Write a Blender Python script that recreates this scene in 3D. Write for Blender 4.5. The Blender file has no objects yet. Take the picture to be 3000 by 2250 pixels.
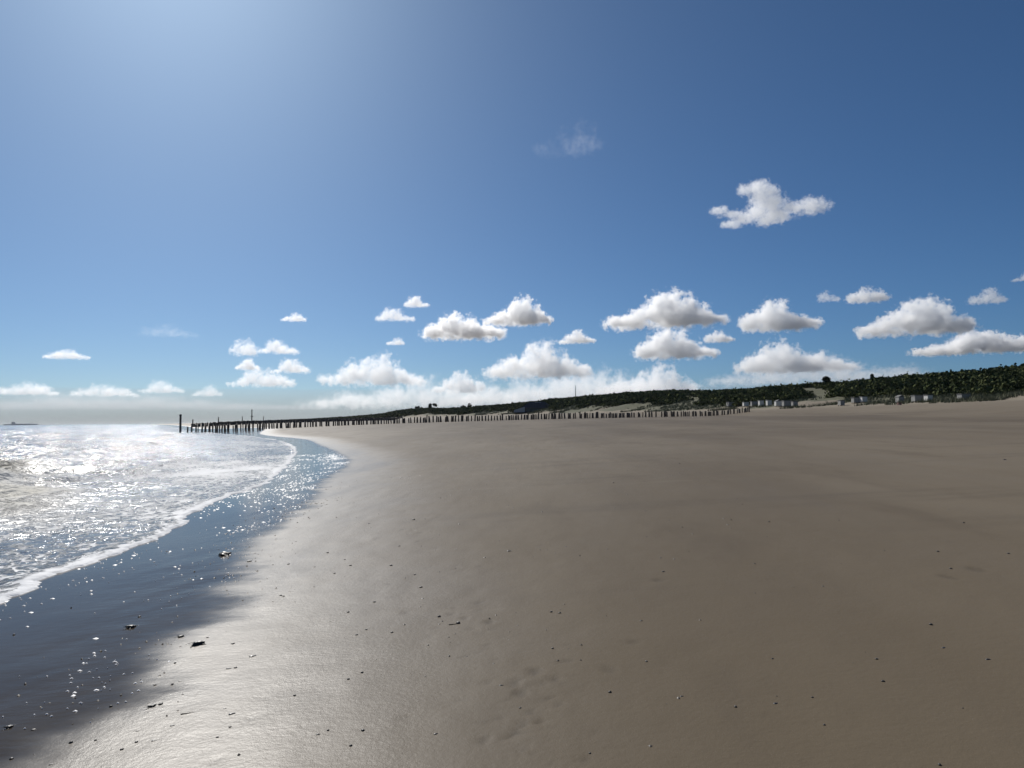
import bpy, bmesh, math, random
import numpy as np
from mathutils import Vector, Matrix, noise as mnoise
from mathutils.bvhtree import BVHTree

random.seed(7)
RNG = np.random.default_rng(11)
scene = bpy.context.scene
COL = scene.collection
R = math.radians

# ------------------------------------------------------------------ camera
EYE = 1.84
F = 2166.0                       # focal length in photo pixels (3000 wide)
PITCH, ROLL = R(2.85), R(-0.476)
cd = bpy.data.cameras.new('camera')
cd.sensor_width = 36.0
cd.lens = F / 3000 * 36.0
cd.clip_start = 0.05
cd.clip_end = 90000
cam = bpy.data.objects.new('camera', cd)
COL.objects.link(cam)
CAMR = Matrix.Rotation(math.pi / 2 + PITCH, 3, 'X') @ Matrix.Rotation(ROLL, 3, 'Z')
cam.matrix_world = Matrix.Translation((0, 0, EYE)) @ CAMR.to_4x4()
scene.camera = cam

# ------------------------------------------------------------------ sky and sun
SUN_EL, SUN_AZ = R(36.0), R(-25.6)          # azimuth from +Y, negative = towards -X
w = bpy.data.worlds.new('World')
scene.world = w
w.use_nodes = True
wn = w.node_tree
bg = wn.nodes['Background']
sky = wn.nodes.new('ShaderNodeTexSky')
sky.sky_type = 'NISHITA'
sky.sun_disc = False
sky.sun_elevation = SUN_EL
sky.sun_rotation = SUN_AZ
sky.altitude = 3000
sky.air_density = 1.0
sky.dust_density = 8.5
sky.ozone_density = 10.0
wb = wn.nodes.new('ShaderNodeMix')            # the camera's white balance, even over the whole sky
wb.data_type = 'RGBA'; wb.blend_type = 'MULTIPLY'
wb.inputs[0].default_value = 1.0
wb.inputs[7].default_value = (0.90, 1.03, 0.98, 1)
wn.links.new(sky.outputs[0], wb.inputs[6])
wn.links.new(wb.outputs[2], bg.inputs['Color'])
bg.inputs['Strength'].default_value = 0.063

sd = bpy.data.lights.new('sun', 'SUN')
sd.energy = 4.6
sd.angle = R(0.53)
sd.color = (1.0, 0.96, 0.90)
sun = bpy.data.objects.new('sun', sd)
COL.objects.link(sun)
SUNV = Vector((math.sin(SUN_AZ) * math.cos(SUN_EL), math.cos(SUN_AZ) * math.cos(SUN_EL), math.sin(SUN_EL)))
sun.rotation_euler = SUNV.to_track_quat('Z', 'Y').to_euler()
sun.location = SUNV * 300

vs = scene.view_settings
vs.view_transform = 'Standard'
vs.look = 'None'
vs.exposure = 0.0
vs.gamma = 1.0
vs.use_curve_mapping = False
cy = scene.cycles
cy.use_denoising = True
cy.max_bounces = 16
cy.volume_bounces = 14
cy.diffuse_bounces = 3
cy.glossy_bounces = 4
cy.transparent_max_bounces = 8
cy.caustics_reflective = False
cy.caustics_refractive = False
cy.sample_clamp_indirect = 6.0
cy.volume_step_rate = 0.35
cy.volume_max_steps = 160


# ------------------------------------------------------------------ helpers
def ray(px, py):
    v = CAMR @ Vector(((px - 1500) / F, -(py - 1125) / F, -1.0))
    return v


def at_y(px, py, Y):
    v = ray(px, py)
    t = Y / v.y
    return Vector((v.x * t, Y, EYE + v.z * t))


def on_plane(px, py, z=0.0):
    v = ray(px, py)
    t = (z - EYE) / v.z
    return Vector((v.x * t, v.y * t, z))


def tag(o, label=None, cat=None, group=None, kind=None):
    if label: o['label'] = label
    if cat: o['category'] = cat
    if group: o['group'] = group
    if kind: o['kind'] = kind
    return o


def link(name, mesh, mat=None, parent=None):
    o = bpy.data.objects.new(name, mesh)
    COL.objects.link(o)
    if mat is not None and not mesh.materials:
        mesh.materials.append(mat)
    if parent is not None:
        o.parent = parent
    return o


def empty(name, loc, rz=0.0):
    o = bpy.data.objects.new(name, None)
    COL.objects.link(o)
    o.location = loc
    o.rotation_euler = (0, 0, rz)
    o.empty_display_size = 0.2
    return o


def np_mesh(name, verts, faces, smooth=False):
    """verts (N,3), faces (M,k) arrays -> mesh, fast."""
    verts = np.asarray(verts, np.float32)
    faces = np.asarray(faces, np.int32)
    k = faces.shape[1]
    m = bpy.data.meshes.new(name)
    m.vertices.add(len(verts))
    m.vertices.foreach_set('co', verts.ravel())
    m.loops.add(faces.size)
    m.loops.foreach_set('vertex_index', faces.ravel())
    m.polygons.add(len(faces))
    m.polygons.foreach_set('loop_start', np.arange(0, faces.size, k, dtype=np.int32))
    m.update(calc_edges=True)
    m.validate()
    if smooth:
        m.polygons.foreach_set('use_smooth', np.ones(len(m.polygons), bool))
    return m


def set_attr(m, name, vals):
    a = m.attributes.new(name, 'FLOAT', 'POINT')
    a.data.foreach_set('value', np.asarray(vals, np.float32))


def sstep(a, b, x):
    t = np.clip((x - a) / (b - a), 0, 1)
    return t * t * (3 - 2 * t)


_LAT = RNG.random((256, 256)).astype(np.float32)


def vnoise(x, y):
    xi = np.floor(x).astype(np.int64); yi = np.floor(y).astype(np.int64)
    fx = x - xi; fy = y - yi
    fx = fx * fx * fx * (fx * (fx * 6 - 15) + 10); fy = fy * fy * fy * (fy * (fy * 6 - 15) + 10)
    a = _LAT[xi & 255, yi & 255]; b = _LAT[(xi + 1) & 255, yi & 255]
    c = _LAT[xi & 255, (yi + 1) & 255]; d = _LAT[(xi + 1) & 255, (yi + 1) & 255]
    return (a * (1 - fx) + b * fx) * (1 - fy) + (c * (1 - fx) + d * fx) * fy - 0.5


def fbm(x, y, octv=4, gain=0.5):
    s = 0; a = 1.0
    for i in range(octv):
        s = s + a * vnoise(x + 17.3 * i, y + 9.1 * i)
        x = x * 2.03; y = y * 2.03; a *= gain
    return s


def catmull(pts, n):
    P = np.array([tuple(p) for p in pts], float)
    P = np.vstack([2 * P[0] - P[1], P, 2 * P[-1] - P[-2]])
    out = []
    for i in range(1, len(P) - 2):
        for k in range(n):
            t = k / n
            out.append(0.5 * ((2 * P[i]) + (-P[i - 1] + P[i + 1]) * t + (2 * P[i - 1] - 5 * P[i] + 4 * P[i + 1] - P[i + 2]) * t * t
                              + (-P[i - 1] + 3 * P[i] - 3 * P[i + 1] + P[i + 2]) * t ** 3))
    out.append(P[-2])
    return np.array(out)


def sdf(x, y, line):
    """signed distance to a polyline running away from the camera, positive on its right side; also the arc index"""
    x = np.asarray(x, float); y = np.asarray(y, float)
    if x.size <= 4000:
        A = line[:-1]; Bv = line[1:] - A
        px = x[:, None] - A[None, :, 0]; py = y[:, None] - A[None, :, 1]
        t = np.clip((px * Bv[:, 0] + py * Bv[:, 1]) / (Bv[:, 0] ** 2 + Bv[:, 1] ** 2 + 1e-12), 0, 1)
        d2 = (px - t * Bv[:, 0]) ** 2 + (py - t * Bv[:, 1]) ** 2
        c = Bv[:, 0] * py - Bv[:, 1] * px
        i = d2.argmin(1); r = np.arange(len(x))
        return np.sqrt(d2[r, i]) * np.where(c[r, i] < 0, 1.0, -1.0), i + t[r, i]
    best = np.full(x.shape, 1e18); cr = np.zeros(x.shape); par = np.zeros(x.shape)
    for i in range(len(line) - 1):
        ax, ay = line[i][0], line[i][1]; bx, by = line[i + 1][0], line[i + 1][1]
        dx, dy = bx - ax, by - ay; L2 = dx * dx + dy * dy + 1e-12
        rx = x - ax; ry = y - ay
        t = (rx * dx + ry * dy) / L2
        np.maximum(t, 0, out=t); np.minimum(t, 1, out=t)
        d2 = (rx - t * dx) ** 2 + (ry - t * dy) ** 2
        u = d2 < best
        best[u] = d2[u]; cr[u] = (dx * ry - dy * rx)[u]; par[u] = i + t[u]
    return np.sqrt(best) * np.where(cr < 0, 1.0, -1.0), par


# ------------------------------------------------------------------ materials
def mat(name):
    m = bpy.data.materials.new(name)
    m.use_nodes = True
    nt = m.node_tree
    return m, nt, nt.nodes['Principled BSDF']


def N(nt, kind, **kw):
    n = nt.nodes.new('ShaderNode' + kind)
    for k, v in kw.items():
        if k.startswith('i_'):
            key = k[2:]
            key = int(key) if key.isdigit() else key.replace('_', ' ')
            if isinstance(v, (bpy.types.NodeSocket,)):
                nt.links.new(v, n.inputs[key])
            else:
                n.inputs[key].default_value = v
        else:
            setattr(n, k, v)
    return n


def attr(nt, name):
    return N(nt, 'Attribute', attribute_name=name).outputs['Fac']


def math_(nt, op, a, b=None, c=None, clamp=False):
    n = nt.nodes.new('ShaderNodeMath'); n.operation = op; n.use_clamp = clamp
    for i, v in enumerate((a, b, c)):
        if v is None: continue
        if isinstance(v, bpy.types.NodeSocket): nt.links.new(v, n.inputs[i])
        else: n.inputs[i].default_value = v
    return n.outputs[0]


def smooth(nt, x, a, b, lo=0.0, hi=1.0):
    n = nt.nodes.new('ShaderNodeMapRange'); n.interpolation_type = 'SMOOTHSTEP'
    nt.links.new(x, n.inputs[0])
    n.inputs[1].default_value = a; n.inputs[2].default_value = b
    n.inputs[3].default_value = lo; n.inputs[4].default_value = hi
    return n.outputs[0]


def mixc(nt, f, a, b):
    n = nt.nodes.new('ShaderNodeMix'); n.data_type = 'RGBA'
    if isinstance(f, bpy.types.NodeSocket): nt.links.new(f, n.inputs[0])
    else: n.inputs[0].default_value = f
    for i, v in ((6, a), (7, b)):
        if isinstance(v, bpy.types.NodeSocket): nt.links.new(v, n.inputs[i])
        else: n.inputs[i].default_value = (*v, 1)
    return n.outputs[2]


def mixf(nt, f, a, b):
    n = nt.nodes.new('ShaderNodeMix'); n.data_type = 'FLOAT'
    for i, v in ((0, f), (2, a), (3, b)):
        if isinstance(v, bpy.types.NodeSocket): nt.links.new(v, n.inputs[i])
        else: n.inputs[i].default_value = v
    return n.outputs[0]


def coords(nt, scale=(1, 1, 1), rot=(0, 0, 0), which='Object'):
    tc = nt.nodes.new('ShaderNodeTexCoord')
    mp = nt.nodes.new('ShaderNodeMapping')
    mp.inputs['Scale'].default_value = scale; mp.inputs['Rotation'].default_value = rot
    nt.links.new(tc.outputs[which], mp.inputs[0])
    return mp.outputs[0]


def noise(nt, vec, scale, detail=4, rough=0.5):
    n = N(nt, 'TexNoise', i_Scale=scale, i_Detail=detail, i_Roughness=rough)
    nt.links.new(vec, n.inputs['Vector'])
    return n.outputs['Fac']


def simple_mat(name, col, rough=0.7, var=0.25, scale=3.0, metallic=0.0, spec=0.4):
    m, nt, b = mat(name)
    n = noise(nt, coords(nt), scale, 5, 0.6)
    dark = tuple(c * (1 - var) for c in col); lite = tuple(min(1, c * (1 + var)) for c in col)
    nt.links.new(mixc(nt, smooth(nt, n, 0.3, 0.7), dark, lite), b.inputs['Base Color'])
    b.inputs['Roughness'].default_value = rough
    b.inputs['Metallic'].default_value = metallic
    b.inputs['Specular IOR Level'].default_value = spec
    return m


def sand_material():
    m, nt, b = mat('sand')
    P = coords(nt)
    film = attr(nt, 'film'); foot = attr(nt, 'foot')
    nz = noise(nt, P, 1.1, 5, 0.6)
    nzl = noise(nt, coords(nt, (0.6, 1.6, 1), (0, 0, R(10))), 1.3, 3, 0.5)     # fingers drawn out along the shore
    edge = math_(nt, 'ADD', film, math_(nt, 'MULTIPLY', math_(nt, 'ADD', math_(nt, 'SUBTRACT', nz, 0.5), math_(nt, 'MULTIPLY', math_(nt, 'SUBTRACT', nzl, 0.5), 1.1)), 0.7))
    wet = smooth(nt, edge, 0.42, -0.32)
    damp = smooth(nt, edge, 3.6, 0.0)
    # colour of the sand itself: patches, drifts of paler dry sand, fine grain
    big = noise(nt, coords(nt, (0.35, 0.09, 1), (0, 0, R(-18))), 0.35, 5, 0.55)
    mid = noise(nt, coords(nt, (1, 0.3, 1), (0, 0, R(62))), 0.8, 6, 0.6)
    grain = noise(nt, P, 140, 3, 0.6)
    c = mixc(nt, smooth(nt, big, 0.35, 0.68), (0.134, 0.106, 0.071), (0.186, 0.152, 0.106))
    c = mixc(nt, math_(nt, 'MULTIPLY', smooth(nt, mid, 0.52, 0.75), 0.35), c, (0.10, 0.08, 0.06))
    st1 = noise(nt, coords(nt, (0.10, 1.0, 1), (0, 0, R(7))), 0.55, 6, 0.62)
    st2 = noise(nt, coords(nt, (0.12, 1.0, 1), (0, 0, R(-9))), 0.9, 6, 0.65)
    c = mixc(nt, math_(nt, 'MULTIPLY', smooth(nt, st1, 0.54, 0.72), 0.3), c, (0.082, 0.066, 0.047))
    c = mixc(nt, math_(nt, 'MULTIPLY', smooth(nt, st2, 0.60, 0.72), 0.4), c, (0.20, 0.17, 0.125))
    c = mixc(nt, math_(nt, 'MULTIPLY', smooth(nt, foot, -22, -3), 0.75), c, (0.225, 0.188, 0.135))
    c = mixc(nt, math_(nt, 'MULTIPLY', smooth(nt, grain, 0.62, 0.75), 0.35), c, (0.06, 0.05, 0.04))
    c = mixc(nt, math_(nt, 'MULTIPLY', damp, 0.3), c, (0.105, 0.087, 0.068))
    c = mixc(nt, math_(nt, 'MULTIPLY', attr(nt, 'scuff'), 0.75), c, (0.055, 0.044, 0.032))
    c = mixc(nt, wet, c, mixc(nt, nz, (0.036, 0.027, 0.018), (0.066, 0.051, 0.034)))
    nt.links.new(c, b.inputs['Base Color'])
    rdry = mixf(nt, damp, 0.56, 0.375)
    rdry = math_(nt, 'ADD', rdry, math_(nt, 'MULTIPLY', math_(nt, 'SUBTRACT', mid, 0.5), 0.25))
    nt.links.new(mixf(nt, wet, rdry, 0.12), b.inputs['Roughness'])
    b.inputs['IOR'].default_value = 1.33
    nt.links.new(mixf(nt, wet, mixf(nt, damp, 0.09, 0.28), 0.11), b.inputs['Specular IOR Level'])
    # relief: wind and backwash streaks, lumps, grains; the film lies nearly flat
    streak = noise(nt, coords(nt, (0.3, 1, 1), (0, 0, R(-8))), 5.0, 5, 0.6)
    lumps = noise(nt, P, 26, 5, 0.65)
    h = math_(nt, 'ADD', math_(nt, 'MULTIPLY', streak, 0.0035), math_(nt, 'MULTIPLY', lumps, 0.0036))
    h = math_(nt, 'ADD', h, math_(nt, 'MULTIPLY', grain, 0.0012))
    ripple = noise(nt, coords(nt, (0.5, 1.0, 1), (0, 0, R(-14))), 11.0, 4, 0.55)
    hw = math_(nt, 'MULTIPLY', ripple, math_(nt, 'MULTIPLY', smooth(nt, edge, -1.8, 0.0, 0.35, 1.0), 0.0050))
    h = mixf(nt, wet, h, hw)
    bu = N(nt, 'Bump', i_Strength=0.8, i_Distance=1.0)
    nt.links.new(h, bu.inputs['Height'])
    nt.links.new(bu.outputs[0], b.inputs['Normal'])
    return m


def sea_material():
    m, nt, b = mat('sea_water')
    P = coords(nt)
    shore = attr(nt, 'shore'); froth = attr(nt, 'froth')
    # foam: lacy net near the shore, streaks farther out, thick on the breaker
    lace = noise(nt, coords(nt, (1, 0.8, 1), (0, 0, R(70))), 4.6, 8, 0.72)
    net = N(nt, 'TexVoronoi', feature='DISTANCE_TO_EDGE', i_Scale=3.6, i_Randomness=1.0)
    wob = N(nt, 'TexNoise', i_Scale=1.6, i_Detail=4.0)
    nt.links.new(P, wob.inputs['Vector'])
    mxv = N(nt, 'VectorMath', operation='MULTIPLY_ADD')
    nt.links.new(wob.outputs['Color'], mxv.inputs[0]); mxv.inputs[1].default_value = (1.2, 1.2, 0)
    nt.links.new(coords(nt, (1, 0.5, 1), (0, 0, R(70))), mxv.inputs[2])
    nt.links.new(mxv.outputs[0], net.inputs['Vector'])
    web = smooth(nt, net.outputs['Distance'], 0.10, 0.02)
    f = math_(nt, 'ADD', math_(nt, 'MULTIPLY', web, 0.22), lace)
    f = math_(nt, 'ADD', f, math_(nt, 'MULTIPLY', froth, 0.55))
    foam = smooth(nt, f, 0.68, 0.90)
    dirty = attr(nt, 'dirty')
    fc = mixc(nt, dirty, (0.72, 0.73, 0.74), (0.56, 0.54, 0.475))
    nt.links.new(mixc(nt, foam, mixc(nt, dirty, (0.045, 0.055, 0.075), (0.11, 0.108, 0.095)), fc), b.inputs['Base Color'])
    nt.links.new(mixf(nt, math_(nt, 'MAXIMUM', foam, dirty), 0.14, 0.75), b.inputs['Roughness'])
    nt.links.new(mixf(nt, dirty, 0.5, 0.3), b.inputs['Specular IOR Level'])
    b.inputs['IOR'].default_value = 1.33
    chop = noise(nt, coords(nt, (0.8, 1.0, 1), (0, 0, R(-25))), 1.3, 6, 0.62)
    fine = noise(nt, P, 9.0, 4, 0.6)
    far = noise(nt, coords(nt, (0.55, 1.0, 1), (0, 0, R(-25))), 0.30, 4, 0.6)
    dep = smooth(nt, shore, -0.2, -9.0, 0.35, 1.0)
    h = math_(nt, 'ADD', math_(nt, 'MULTIPLY', chop, 0.24), math_(nt, 'MULTIPLY', fine, 0.018))
    h = math_(nt, 'ADD', h, math_(nt, 'MULTIPLY', far, 0.7))
    h = math_(nt, 'MULTIPLY', h, dep)
    h = math_(nt, 'ADD', h, math_(nt, 'MULTIPLY', foam, 0.05))
    bu = N(nt, 'Bump', i_Strength=1.0, i_Distance=1.0)
    nt.links.new(h, bu.inputs['Height'])
    nt.links.new(bu.outputs[0], b.inputs['Normal'])
    return m


def dune_material():
    m, nt, b = mat('dune_ground')
    veg = attr(nt, 'veg')
    n = noise(nt, coords(nt), 0.35, 6, 0.62)
    n2 = noise(nt, coords(nt), 2.5, 5, 0.65)
    k = math_(nt, 'ADD', veg, math_(nt, 'MULTIPLY', math_(nt, 'SUBTRACT', n, 0.5), 0.9))
    sandc = mixc(nt, n2, (0.20, 0.17, 0.127), (0.27, 0.232, 0.178))
    grassc = mixc(nt, n2, (0.075, 0.08, 0.05), (0.15, 0.145, 0.095))
    nt.links.new(mixc(nt, smooth(nt, k, 0.12, 0.42), sandc, grassc), b.inputs['Base Color'])
    b.inputs['Roughness'].default_value = 0.9
    b.inputs['Specular IOR Level'].default_value = 0.15
    bu = N(nt, 'Bump', i_Strength=0.7, i_Distance=0.25)
    nt.links.new(n2, bu.inputs['Height'])
    nt.links.new(bu.outputs[0], b.inputs['Normal'])
    return m


def leaf_material(name, a, bcol):
    m, nt, b = mat(name)
    n = noise(nt, coords(nt), 0.22, 4, 0.6)
    n2 = noise(nt, coords(nt), 3.0, 3, 0.6)
    k = smooth(nt, math_(nt, 'ADD', math_(nt, 'MULTIPLY', n, 0.7), math_(nt, 'MULTIPLY', n2, 0.3)), 0.38, 0.62)
    nt.links.new(mixc(nt, k, a, bcol), b.inputs['Base Color'])
    b.inputs['Roughness'].default_value = 1.0
    b.inputs['Specular IOR Level'].default_value = 0.0
    return m


M = {}
M['sand'] = sand_material()
M['sea'] = sea_material()
M['dune'] = dune_material()
M['scrub'] = leaf_material('scrub_leaves', (0.040, 0.053, 0.025), (0.120, 0.132, 0.058))
M['tree'] = leaf_material('tree_leaves', (0.012, 0.019, 0.011), (0.028, 0.038, 0.02))
M['marram'] = leaf_material('marram_blades', (0.10, 0.115, 0.07), (0.21, 0.21, 0.145))
M['bark'] = simple_mat('bark', (0.09, 0.07, 0.055), 0.9, 0.4, 6)
M['foam'] = simple_mat('foam_flecks', (0.78, 0.79, 0.80), 0.5, 0.08, 30)
M['weed'] = simple_mat('seaweed', (0.020, 0.017, 0.013), 0.5, 0.5, 25)
M['pebble'] = simple_mat('dark_pebble', (0.045, 0.04, 0.036), 0.55, 0.5, 40)
M['shell'] = simple_mat('mussel_shell', (0.025, 0.026, 0.034), 0.4, 0.5, 60)
M['stick'] = simple_mat('driftwood', (0.075, 0.06, 0.048), 0.8, 0.4, 30)
M['white'] = simple_mat('white_boards', (0.62, 0.61, 0.57), 0.7, 0.08, 2)
M['offwhite'] = simple_mat('weathered_boards', (0.27, 0.27, 0.255), 0.8, 0.15, 2)
M['hutroof'] = simple_mat('hut_roof', (0.11, 0.11, 0.105), 0.7, 0.15, 2)
M['doorp'] = simple_mat('door_paint', (0.16, 0.20, 0.24), 0.6, 0.15, 3)
M['darkwall'] = simple_mat('black_boards', (0.022, 0.024, 0.032), 0.6, 0.25, 1.5)
M['darkroof'] = simple_mat('dark_roof', (0.030, 0.033, 0.045), 0.55, 0.2, 1.2)
M['skin'] = simple_mat('grey_metal', (0.25, 0.26, 0.28), 0.5, 0.1, 2, 0.3)
M['brick'] = simple_mat('brown_brick', (0.13, 0.08, 0.06), 0.85, 0.2, 1.5)
M['tile'] = simple_mat('brown_tiles', (0.065, 0.048, 0.042), 0.8, 0.2, 1.5)
M['ship'] = simple_mat('ship_haze_grey', (0.38, 0.40, 0.42), 0.6, 0.1, 0.05)  # pale grey: the fading of the distant ship in haze is put into the colour
M['shipw'] = simple_mat('ship_white', (0.36, 0.38, 0.39), 0.6, 0.1, 0.05)
M['redbrown'] = simple_mat('red_brown_wood', (0.12, 0.06, 0.05), 0.7, 0.2, 5)


def glass_material():
    m, nt, b = mat('window_glass')
    n = noise(nt, coords(nt), 0.6, 2)
    nt.links.new(mixc(nt, n, (0.03, 0.035, 0.04), (0.06, 0.07, 0.08)), b.inputs['Base Color'])
    b.inputs['Roughness'].default_value = 0.063
    b.inputs['IOR'].default_value = 1.5
    return m


M['glass'] = glass_material()


def post_material():
    m, nt, b = mat('groyne_timber')
    n = noise(nt, coords(nt, (1, 1, 0.12)), 14, 6, 0.65)
    oi = nt.nodes.new('ShaderNodeObjectInfo')
    c = mixc(nt, smooth(nt, n, 0.3, 0.75), (0.055, 0.045, 0.036), (0.19, 0.155, 0.125))
    c = mixc(nt, math_(nt, 'MULTIPLY', oi.outputs['Random'], 0.5), c, (0.09, 0.075, 0.066))
    nt.links.new(c, b.inputs['Base Color'])
    b.inputs['Roughness'].default_value = 0.85
    bu = N(nt, 'Bump', i_Strength=0.5, i_Distance=0.03)
    nt.links.new(n, bu.inputs['Height']); nt.links.new(bu.outputs[0], b.inputs['Normal'])
    return m


M['post'] = post_material()


def cloud_material(name, dens, size, lobes, g=0.5, rag=1.0, soft=0.30, flat=True, grain=None):
    """vapour that is densest in the lobes' cores and frays to nothing at their rims; lobes: (centre, radii) from the cloud's base point"""
    grain = grain or size
    m = bpy.data.materials.new(name)
    m.use_nodes = True
    nt = m.node_tree
    nt.nodes.remove(nt.nodes['Principled BSDF'])
    P = coords(nt)
    f = None
    for c, r in lobes:
        v = N(nt, 'VectorMath', operation='SUBTRACT'); nt.links.new(P, v.inputs[0]); v.inputs[1].default_value = c
        q = N(nt, 'VectorMath', operation='DIVIDE'); nt.links.new(v.outputs[0], q.inputs[0]); q.inputs[1].default_value = r
        l = N(nt, 'VectorMath', operation='LENGTH'); nt.links.new(q.outputs[0], l.inputs[0])
        k = math_(nt, 'SUBTRACT', 1.0, l.outputs['Value'])
        f = k if f is None else math_(nt, 'SMOOTH_MAX', f, k, 0.12)
    n1 = math_(nt, 'MULTIPLY', math_(nt, 'SUBTRACT', noise(nt, P, 2.4 / grain, 2, 0.5), 0.5), 1.7 * rag)
    n2 = math_(nt, 'MULTIPLY', math_(nt, 'SUBTRACT', noise(nt, P, 7.0 / grain, 5, 0.62), 0.52), 2.5 * rag)
    n = math_(nt, 'ADD', n1, n2)
    if flat:
        z = N(nt, 'SeparateXYZ'); nt.links.new(P, z.inputs[0])
        f = math_(nt, 'MINIMUM', f, math_(nt, 'MULTIPLY', z.outputs['Z'], 2.2 / size))
        n = math_(nt, 'MULTIPLY', n, smooth(nt, z.outputs['Z'], -0.1 * size, 0.30 * size, 0.6, 1.0))
    f = math_(nt, 'ADD', f, n)
    d = smooth(nt, f, 0.0, soft, 0.0, dens)
    v = nt.nodes.new('ShaderNodeVolumeScatter')
    v.inputs['Color'].default_value = (1, 1, 1, 1)
    nt.links.new(d, v.inputs['Density'])
    v.inputs['Anisotropy'].default_value = g
    nt.links.new(v.outputs[0], nt.nodes['Material Output'].inputs['Volume'])
    return m


# ------------------------------------------------------------------ lines of the place: water edge, wet edge, dune foot
W_PX = [(0, 1757), (176, 1679), (332, 1622), (503, 1553), (570, 1499), (641, 1461), (778, 1413), (815, 1385), (850, 1352), (868, 1320),
        (850, 1300), (790, 1284), (700, 1274), (615, 1266)]
WL = [(-1.0, -300), (-2.6, -60), (-3.9, -8), (-4.9, 3.5)] + [tuple(on_plane(*p, 0.02).xy) for p in W_PX]
WL += [(-100, 225), (-190, 420), (-400, 850), (-820, 1700), (-2000, 4200), (-9000, 20000)]
WATER = catmull(WL, 4)
O_PX = [(90, 2250), (203, 2183), (316, 2115), (407, 2038), (475, 1930), (624, 1821), (655, 1745), (740, 1580), (895, 1480), (935, 1413), (1015, 1362),
        (985, 1330), (930, 1303), (880, 1287), (760, 1273)]
OL = [(1.5, -300), (0.2, -60), (-1.4, -8), (-2.0, 1.5)] + [tuple(on_plane(*p, 0.07).xy) for p in O_PX]
OL += [(-60, 175), (-96, 226), (-186, 422), (-395, 853), (-815, 1704), (-1990, 4206), (-8990, 20000)]
WETLINE = catmull(OL, 4)

FOOT_PX = [(3700, 1150, 52), (3300, 1160, 75), (3000, 1172, 95), (2700, 1184, 125), (2450, 1193, 150), (2300, 1198, 165), (2100, 1204, 195), (1850, 1208, 245),
           (1650, 1211, 310), (1500, 1214, 400), (1350, 1218, 480), (1200, 1222, 600), (1100, 1228, 800), (900, 1236, 1300), (700, 1241, 2200), (615, 1243.5, 3600)]
CREST_PX = [(3700, 1050, 95), (3300, 1070, 120), (3000, 1092, 150), (2700, 1114, 182), (2450, 1134, 220), (2300, 1143, 245), (2100, 1154, 285), (1850, 1161, 355),
            (1650, 1177, 430), (1500, 1190, 520), (1350, 1200, 600), (1200, 1205, 720), (1100, 1219, 950), (900, 1231, 1500), (700, 1239, 2600), (615, 1242, 4200)]
FOOT = catmull([(70, -200, 3.2), (72, -60, 3.4)] + [tuple(at_y(*p)) for p in FOOT_PX], 8)
CREST = catmull([(130, -220, 12), (125, -40, 12)] + [tuple(at_y(*p)) for p in CREST_PX], 8)

# footprints and scuffs pressed into the sand: pixel, width in photo pixels, depth
DENTS_PX = [(735, 2101, 26, .010), (830, 1923, 14, .008), (796, 2002, 18, .008), (1147, 1710, 16, .010), (1402, 1766, 26, .012), (1432, 1822, 32, .014),
            (1377, 1841, 18, .010), (1506, 2001, 30, .014), (1565, 1966, 40, .014), (1520, 2030, 34, .014), (1608, 2044, 16, .018), (1565, 2114, 22, .026),
            (1495, 2156, 30, .028), (1518, 2146, 30, .016), (1538, 2182, 16, .02), (1542, 2202, 18, .022), (1567, 2210, 20, .024), (1628, 1990, 28, .014),
            (1689, 1980, 18, .012), (1714, 2223, 26, .014), (1530, 2118, 24, .014), (1415, 2170, 30, .012), (1409, 1909, 16, .014), (1640, 1940, 26, .010),
            (1660, 1936, 22, .010), (1780, 1960, 30, .010), (1323, 1798, 18, .014), (1364, 1811, 22, .016), (1227, 1586, 22, .010), (1230, 1560, 20, .010),
            (1323, 1780, 16, .010), (1420, 1890, 16, .010), (1460, 1930, 18, .010), (1640, 2065, 26, .012), (1545, 2086, 20, .012), (628, 2228, 30, .014),
            (2155, 2071, 16, .010), (1188, 2099, 14, .014), (1850, 1880, 40, .008), (1930, 1700, 30, .008), (2780, 1690, 40, .008), (2860, 1668, 40, .008)]


_rd = random.Random(55)
MORE_DENTS = []
for _i in range(110):                       # more scuffs strewn about the walked strip
    _t = _rd.random()
    MORE_DENTS.append((1180 + 420 * _t + _rd.gauss(0, 110), 1560 + 640 * _t + _rd.gauss(0, 70), _rd.uniform(7, 22), _rd.uniform(.003, .009)))
for _i in range(40):
    MORE_DENTS.append((_rd.uniform(650, 1150), _rd.uniform(1560, 2240), _rd.uniform(7, 15), _rd.uniform(.003, .007)))
for _i in range(30):
    MORE_DENTS.append((_rd.uniform(1800, 2950), _rd.uniform(1520, 2240), _rd.uniform(7, 16), _rd.uniform(.002, .006)))
MORE_DENTS = [d for d in MORE_DENTS if d[1] < 2245]


def beach_base(x, y):
    s, _ = sdf(x, y, WATER)
    f, par = sdf(x, y, FOOT)
    zf = np.interp(par, np.arange(len(FOOT)), FOOT[:, 2])
    a = np.where(s > 0, 3.05 * (1 - np.exp(-np.clip(s, 0, 1e6) / 55.0)), np.maximum(s * 0.04, -3.0))
    z = a + (zf - a) * sstep(-19, 0, f) * (s > 0)
    z = z - np.clip(f, 0, 40) * 0.12
    return z, s, f


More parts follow.
